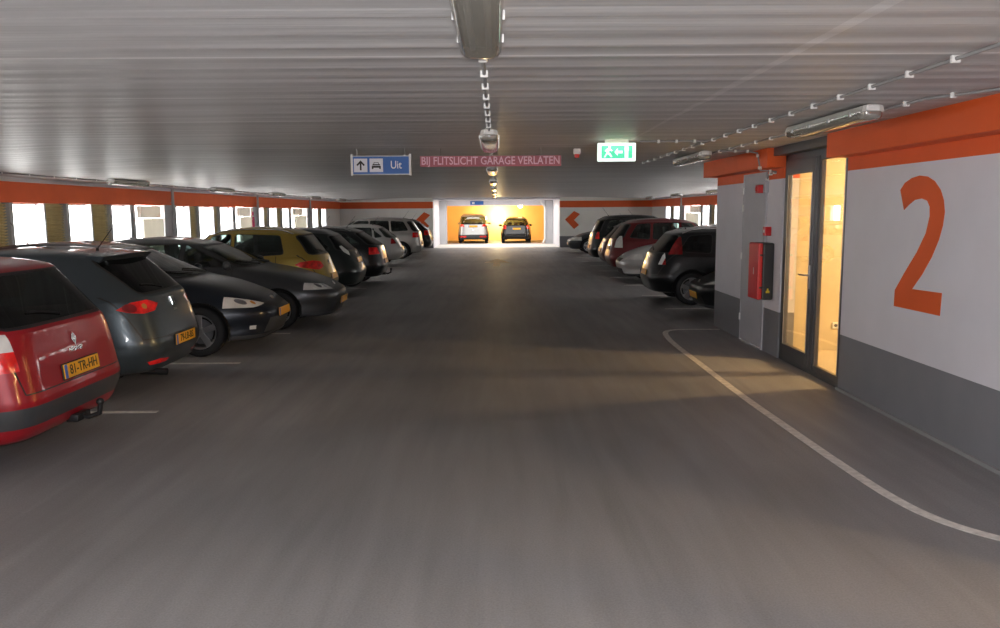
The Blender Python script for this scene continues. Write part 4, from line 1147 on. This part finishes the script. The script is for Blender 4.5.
# ---- left row
sp = spec(PT['red'], L=4.45, hw=.88, H=1.52, rb=(.10, 1.03), rt=(.42, 1.44), wt=(1.95, 1.42), nr=8, roofw=.70, rq=.30, rqt=.22, R=.31, xr=.95,
    lamps=[('tail_light', clr, [(.68, .91), (.68, 1.03), (1.0, 1.05), (1.0, .91)], 'rear', .26), ('tail_light', red, [(.68, .77), (.68, .91), (1.0, .91), (1.0, .76)], 'rear', .26), HL],
    ptext='81-TR-HH', plz=(.68, .42), badges=[('rear', .90, 'diamond')], wording=[('rear', 0, .82, 'MEGANE', .05)], towbar=True,
    bands=[([(-.5, .36), (.55, .36), (.55, .50), (-.5, .52)], M['plastic'], 'bumper_strip', 'dark grey bumper strip'), ([(.9, .1), (3.8, .1), (3.8, .27), (.9, .27)], M['plastic'], 'sill_trim', None)], rails=None, antenna=False, rearglass=M['carglass'])
place('estate_car', sp, 6.42, -3.365, 'L', 'rear', 'bright red estate car with yellow number plate nearest the camera')
sp = spec(PT['bluegrey'], L=4.3, hw=.885, H=1.49, rb=(.14, 1.02), rt=(.58, 1.42), wt=(1.9, 1.41), nr=5.2, roofw=.63, quarter=False, rq=.75, rqt=.55, R=.32, rwid=.60,
    lamps=[('tail_light', red, [(.34, .94), (.44, .875), (.70, .845), (1.0, .82), (1.0, 1.04), (.74, 1.015), (.50, .99)], 'rear', .55, [(-.2, .80), (.12, .85), (.28, .88), (.37, .91), (.26, .975), (.12, 1.0), (-.2, 1.04)]), HL],
    front=[('bumper_reflector', red, [(.30, .355), (.34, .325), (.60, .325), (.64, .365), (.5, .38)], 'rear'), ('bumper_reflector', red, [(-.30, .355), (-.34, .325), (-.60, .325), (-.64, .365), (-.5, .38)], 'rear'), ('grille', M['trim'], [(-.33, .55), (.33, .55), (.38, .64), (-.38, .64)], 'front')],
    ptext='79-LB-BS', plz=(.535, .42), badges=[('rear', .93, 'tall')], wording=[('rear', 0, .84, 'LEON', .035)], spoiler=.56, rearglass=M['privglass'], exhaust=.45, antx=.30)
sp['front'] = sp['front'] + both('indicator_lens', M['amber'], circ(.56, .93, .028), 'rear') + both('reverse_light', M['redlensd'], circ(.68, .92, .045), 'rear')
place('hatchback_car', sp, 8.97, -3.54, 'L', 'rear', 'blue-grey hatchback with almond-shaped red tail lights beside the red estate')
sp = spec(PT['navy'], L=4.35, hw=.885, H=1.47, rb=(.16, .99), rt=(.50, 1.38), cowl=(1.10, 1.0), wt=(2.0, 1.38), hood=(.26, .76), nf=3.8, R=.33, xfw=.88,
    lamps=[('tail_light', drd, [(.62, .80), (.62, 1.0), (.95, 1.02), (.95, .80)], 'rear', .3), ('headlight', clr, [(.40, .66), (.62, .625), (1.0, .64), (1.0, .80), (.78, .80)], 'front', .58)],
    front=[('grille', M['trim'], [(-.34, .60), (.34, .60), (.38, .68), (-.38, .68)], 'front'), ('air_intake', M['plastic'], [(-.52, .28), (.52, .28), (.46, .47), (-.46, .47)], 'front'), ('fog_light', clr, [(.62, .335), (.67, .335), (.67, .385), (.62, .385)], 'front'), ('fog_light', clr, [(-.62, .335), (-.67, .335), (-.67, .385), (-.62, .385)], 'front')] + both('headlight_reflector', M['chrome'], circ(.66, .705, .04), 'front') + both('indicator_lens', M['amber'], circ(.56, .685, .025), 'front'),
    plz=(.62, .52), badges=[('front', .70, 'oval')])
place('hatchback_car', sp, 11.55, -3.10, 'L', 'front', 'near-black hatchback nosed toward the aisle with a swept clear headlight and silver wheel')
sp = spec(PT['dgrey'], L=4.45, hw=.88, H=1.455, rb=(.16, 1.0), rt=(.55, 1.36), cowl=(1.25, .99), wt=(2.15, 1.36), hood=(.26, .73), nf=3.9, R=.31, xfw=.90,
    lamps=[('tail_light', drd, [(.62, .80), (.62, .98), (.95, 1.0), (.95, .80)], 'rear', .3), ('headlight', clr, [(.36, .62), (.42, .71), (.70, .745), (1.0, .76), (1.0, .64)], 'front', .50)],
    badges=[('front', .68, 'round')])
sp['front'] = sp['front'] + both('headlight_reflector', M['chrome'], circ(.58, .69, .035), 'front') + both('headlight_reflector', M['chrome'], circ(.48, .68, .028), 'front')
place('sedan_car', sp, 14.05, -2.70, 'L', 'front', 'dark grey car nosed furthest into the aisle with narrow clear headlights')
sp = spec(PT['ochre'], L=4.2, hw=.87, H=1.57, rb=(.18, 1.04), rt=(.50, 1.45), wt=(1.85, 1.45), nr=5, roofw=.66, rq=.62, rqt=.42, kick=.05, rwid=.74,
    lamps=[('tail_light', red, [(.42, .84), (.50, .93), (.72, .97), (1.0, .99), (1.0, .79), (.62, .78)], 'rear', .62, [(-.2, .7), (.3, .80), (.5, .83), (.60, .88), (.5, .93), (.3, .955), (-.2, 1.0)]), HL], badges=[('rear', .9, 'round')],
    bands=[([(-.5, .42), (.45, .42), (.45, .50), (-.5, .50)], M['plastic'], 'bumper_strip', None), ([(.9, .1), (3.8, .1), (3.8, .27), (.9, .27)], M['plastic'], 'sill_trim', None)], rails=M['chrome'])
sp['sidew'] = sp['sidew'][:2]; q = sp['sidew'][1]; sp['sidew'][1] = [(q[0][0]-.16, q[0][1]+.03), q[1], q[2], (q[3][0]-.12, q[3][1]-.02)]
place('hatchback_car', sp, 16.62, -3.36, 'L', 'rear', 'ochre-yellow hatchback with rounded red tail lights')
tall = lambda m: ('tail_light', m, [(.66, .80), (.60, 1.12), (.90, 1.14), (1.0, .78)], 'rear', .34)
sp = spec(PT['greenblack'], L=4.3, hw=.88, H=1.50, rb=(.20, 1.0), rt=(.62, 1.38), wt=(2.0, 1.40), nr=5, lamps=[('tail_light', clr, [(.56, .86), (.50, 1.02), (.54, 1.14), (1.0, 1.16), (1.0, .82)], 'rear', .42, [(-.3, .7), (.14, .86), (.34, 1.0), (.44, 1.12), (.30, 1.16), (-.3, 1.1)]), HL], plz=(.80, .42), badges=[('rear', .95, 'oval')],
    front=[('grille', M['trim'], [(-.33, .55), (.33, .55), (.38, .64), (-.38, .64)], 'front')], rearglass=M['privglass'])
place('hatchback_car', sp, 19.2, -3.18, 'L', 'rear', 'green-black hatchback with tall clear tail lamps behind the ochre car', cheap=True)
sp = spec(PT['black'], L=4.5, hw=.88, H=1.49, rb=(.12, 1.02), rt=(.66, 1.38), wt=(2.1, 1.38), nr=6, lamps=[('tail_light', red, [(.55, .82), (.58, .98), (1.0, 1.0), (1.0, .80)], 'rear', .34), HL], rails=M['chrome'], towbar=True, rearglass=M['privglass'], rq=.45)
place('estate_car', sp, 21.75, -2.98, 'L', 'rear', 'black estate with silver roof rails and bright red tail light on the left row', cheap=True)
sp = spec(PT['silver'], L=4.2, hw=.87, H=1.45, lamps=[('tail_light', drd, [(.50, .80), (.55, .98), (1.0, 1.0), (1.0, .78)], 'rear', .34), HL], rb=(.22, .98), rt=(.70, 1.34), nr=5)
place('hatchback_car', sp, 29.3, -3.40, 'L', 'rear', 'silver hatchback partly hidden in front of the taller silver van-like car', cheap=True)
sp = spec(PT['silver2'], L=4.5, hw=.90, H=1.64, rb=(.10, 1.08), rt=(.42, 1.52), wt=(1.7, 1.52), cowl=(.95, 1.08), hood=(.25, .82), roofw=.70, nr=6, lamps=[('tail_light', red, [(.60, .86), (.60, 1.05), (1.0, 1.06), (1.0, .84)], 'rear', .34), HL], R=.33, rails=M['chrome'])
place('minivan_car', sp, 34.45, -3.15, 'L', 'rear', 'tall silver people carrier near the far end of the left row', cheap=True)
sp = spec(PT['black'], L=4.4, hw=.89, H=1.55, rb=(.14, 1.03), rt=(.60, 1.42), wt=(1.95, 1.42), lamps=[('tail_light', red, [(.60, .82), (.60, 1.02), (1.0, 1.04), (1.0, .80)], 'rear', .34), HL], rearglass=M['privglass'])
place('hatchback_car', sp, 39.5, -3.12, 'L', 'rear', 'dark car last in the left row beside the bright opening', cheap=True)
# ---- right row
sp = spec(PT['black'], L=4.3, hw=.88, H=1.44, cowl=(1.1, .96), wt=(2.0, 1.34), rt=(.55, 1.34), hood=(.26, .68), nf=3.8,
    lamps=[('tail_light', drd, [(.62, .80), (.62, .98), (.95, 1.0), (.95, .80)], 'rear', .3), ('headlight', clr, [(.40, .60), (.48, .70), (1.0, .72), (1.0, .66)], 'front', .5)], plz=(.62, .40), badges=[('front', .62, 'round')])
place('hatchback_car', sp, 14.5, 3.58, 'R', 'front', 'black car nosing out just behind the grey pillar of the stair core')
sp = spec(PT['black'], L=4.5, hw=.89, H=1.49, rb=(.14, 1.0), rt=(.50, 1.40), wt=(2.1, 1.39), nr=5.2, rq=.42, rqt=.28, R=.325,
    lamps=[('tail_light', drd, [(.70, 1.0), (.60, 1.34), (.78, 1.36), (1.0, 1.0)], 'rear', .62), ('tail_light', red, [(.70, .80), (.70, 1.0), (1.0, 1.0), (1.0, .78)], 'rear', .30), ('tail_light', clr, [(.64, .80), (.64, 1.02), (.70, 1.02), (.70, .80)], 'rear', .30), HL],
    rails=M['chrome'], badges=[('rear', .92, 'bar')], rearglass=M['privglass'], glassmat=[M['privglass']]*3)
place('estate_car', sp, 17.1, 3.15, 'R', 'rear', 'black estate with tall red tail light nearest the grey pillar on the right')
sp = spec(PT['lsilver'], L=4.15, hw=.86, H=1.47, cowl=(1.05, .98), wt=(1.9, 1.38), rt=(.5, 1.38), hood=(.26, .76), nf=3.6,
    lamps=[('tail_light', drd, [(.62, .80), (.62, .98), (.95, 1.0), (.95, .80)], 'rear', .3), ('headlight', clr, [(.40, .60), (.50, .74), (1.0, .84), (1.0, .64)], 'front', .55)], noplate='front', badges=[('front', .70, 'round')])
place('hatchback_car', sp, 21.9, 3.30, 'R', 'front', 'light silver small car nosed toward the aisle between black and maroon cars', cheap=True)
sp = spec(PT['maroon'], L=4.45, hw=.88, H=1.62, rb=(.14, 1.05), rt=(.50, 1.50), wt=(1.9, 1.50), rearglass=M['privglass'],
    lamps=[('tail_light', clr, [(.64, .82), (.60, 1.14), (.86, 1.16), (1.0, .80)], 'rear', .36), HL], plz=(.8, .42))
place('estate_car', sp, 24.6, 3.38, 'R', 'rear', 'maroon tall estate with clear vertical tail lamps on the right row', cheap=True)
sp = spec(PT['maroon2'], L=4.3, hw=.87, H=1.50, rearglass=M['privglass'], lamps=[('tail_light', clr, [(.64, .82), (.62, 1.0), (.86, 1.02), (1.0, .80)], 'rear', .36), HL])
place('hatchback_car', sp, 27.2, 3.50, 'R', 'rear', 'brownish red hatchback just beyond the maroon estate', cheap=True)
sp = spec(PT['black'], L=4.4, hw=.90, H=1.70, rb=(.12, 1.10), rt=(.36, 1.56), wt=(1.8, 1.56), cowl=(1.1, 1.08), hood=(.25, .86), R=.35, roofw=.68, rearglass=M['privglass'],
    lamps=[('tail_light', red, [(.68, .90), (.66, 1.14), (1.0, 1.14), (1.0, .88)], 'rear', .3), HL], rails=M['trim'])
place('suv_car', sp, 29.8, 3.42, 'R', 'rear', 'tall black off-roader with roof rails on the right row', cheap=True)
sp = spec(PT['dgrey'], L=3.95, hw=.84, H=1.42, cowl=(1.0, .94), wt=(1.8, 1.32), rt=(.5, 1.32), hood=(.25, .70), rb=(.16, .94),
    lamps=[('tail_light', drd, [(.62, .80), (.62, .95), (.95, .95), (.95, .80)], 'rear', .3), ('headlight', clr, [(.36, .56), (.42, .70), (1.0, .78), (1.0, .58)], 'front', .55)])
place('hatchback_car', sp, 37.6, 3.35, 'R', 'front', 'small grey car last in the right row facing the aisle', cheap=True)
# ---- far bay, tails toward the camera
sp = spec(PT['silver'], L=4.6, hw=.91, H=1.74, rb=(.12, 1.12), rt=(.45, 1.60), wt=(1.6, 1.60), cowl=(.95, 1.1), hood=(.25, .85), roofw=.74, R=.33, rearglass=M['carglass'], rwid=.84,
    lamps=[('tail_light', red, [(.50, 1.0), (.60, 1.14), (1.0, 1.16), (1.0, 1.0)], 'rear', .34), HL], plz=(1.02, .42), front=[('bumper_reflector', red, [(.40, .36), (.80, .36), (.80, .46), (.40, .46)], 'rear'), ('bumper_reflector', red, [(-.40, .36), (-.80, .36), (-.80, .46), (-.40, .46)], 'rear')],
    bands=[([(-.5, .1), (.5, .1), (.5, .52), (-.5, .52)], M['plastic'], 'bumper', None)], badges=[('rear', .80, 'oval')], antenna=False)
build_car('minivan_car', sp, (-1.42, 49.45+2.3, 0), PI/2, 'silver people carrier parked in the yellow far bay, left of the two', 'car', 'parked cars', cheap=True)
sp = spec(PT['black'], L=4.3, hw=.90, H=1.54, rb=(.14, 1.04), rt=(.55, 1.42), roofw=.62, R=.32, rearglass=M['carglass'],
    lamps=[('tail_light', red, [(.62, .84), (.60, 1.06), (1.0, 1.08), (1.0, .82)], 'rear', .34), HL], plz=(.86, .42), antenna=False)
build_car('hatchback_car', sp, (1.25, 49.5+2.15, 0), PI/2, 'black hatchback parked in the yellow far bay, right of the two', 'car', 'parked cars', cheap=True)
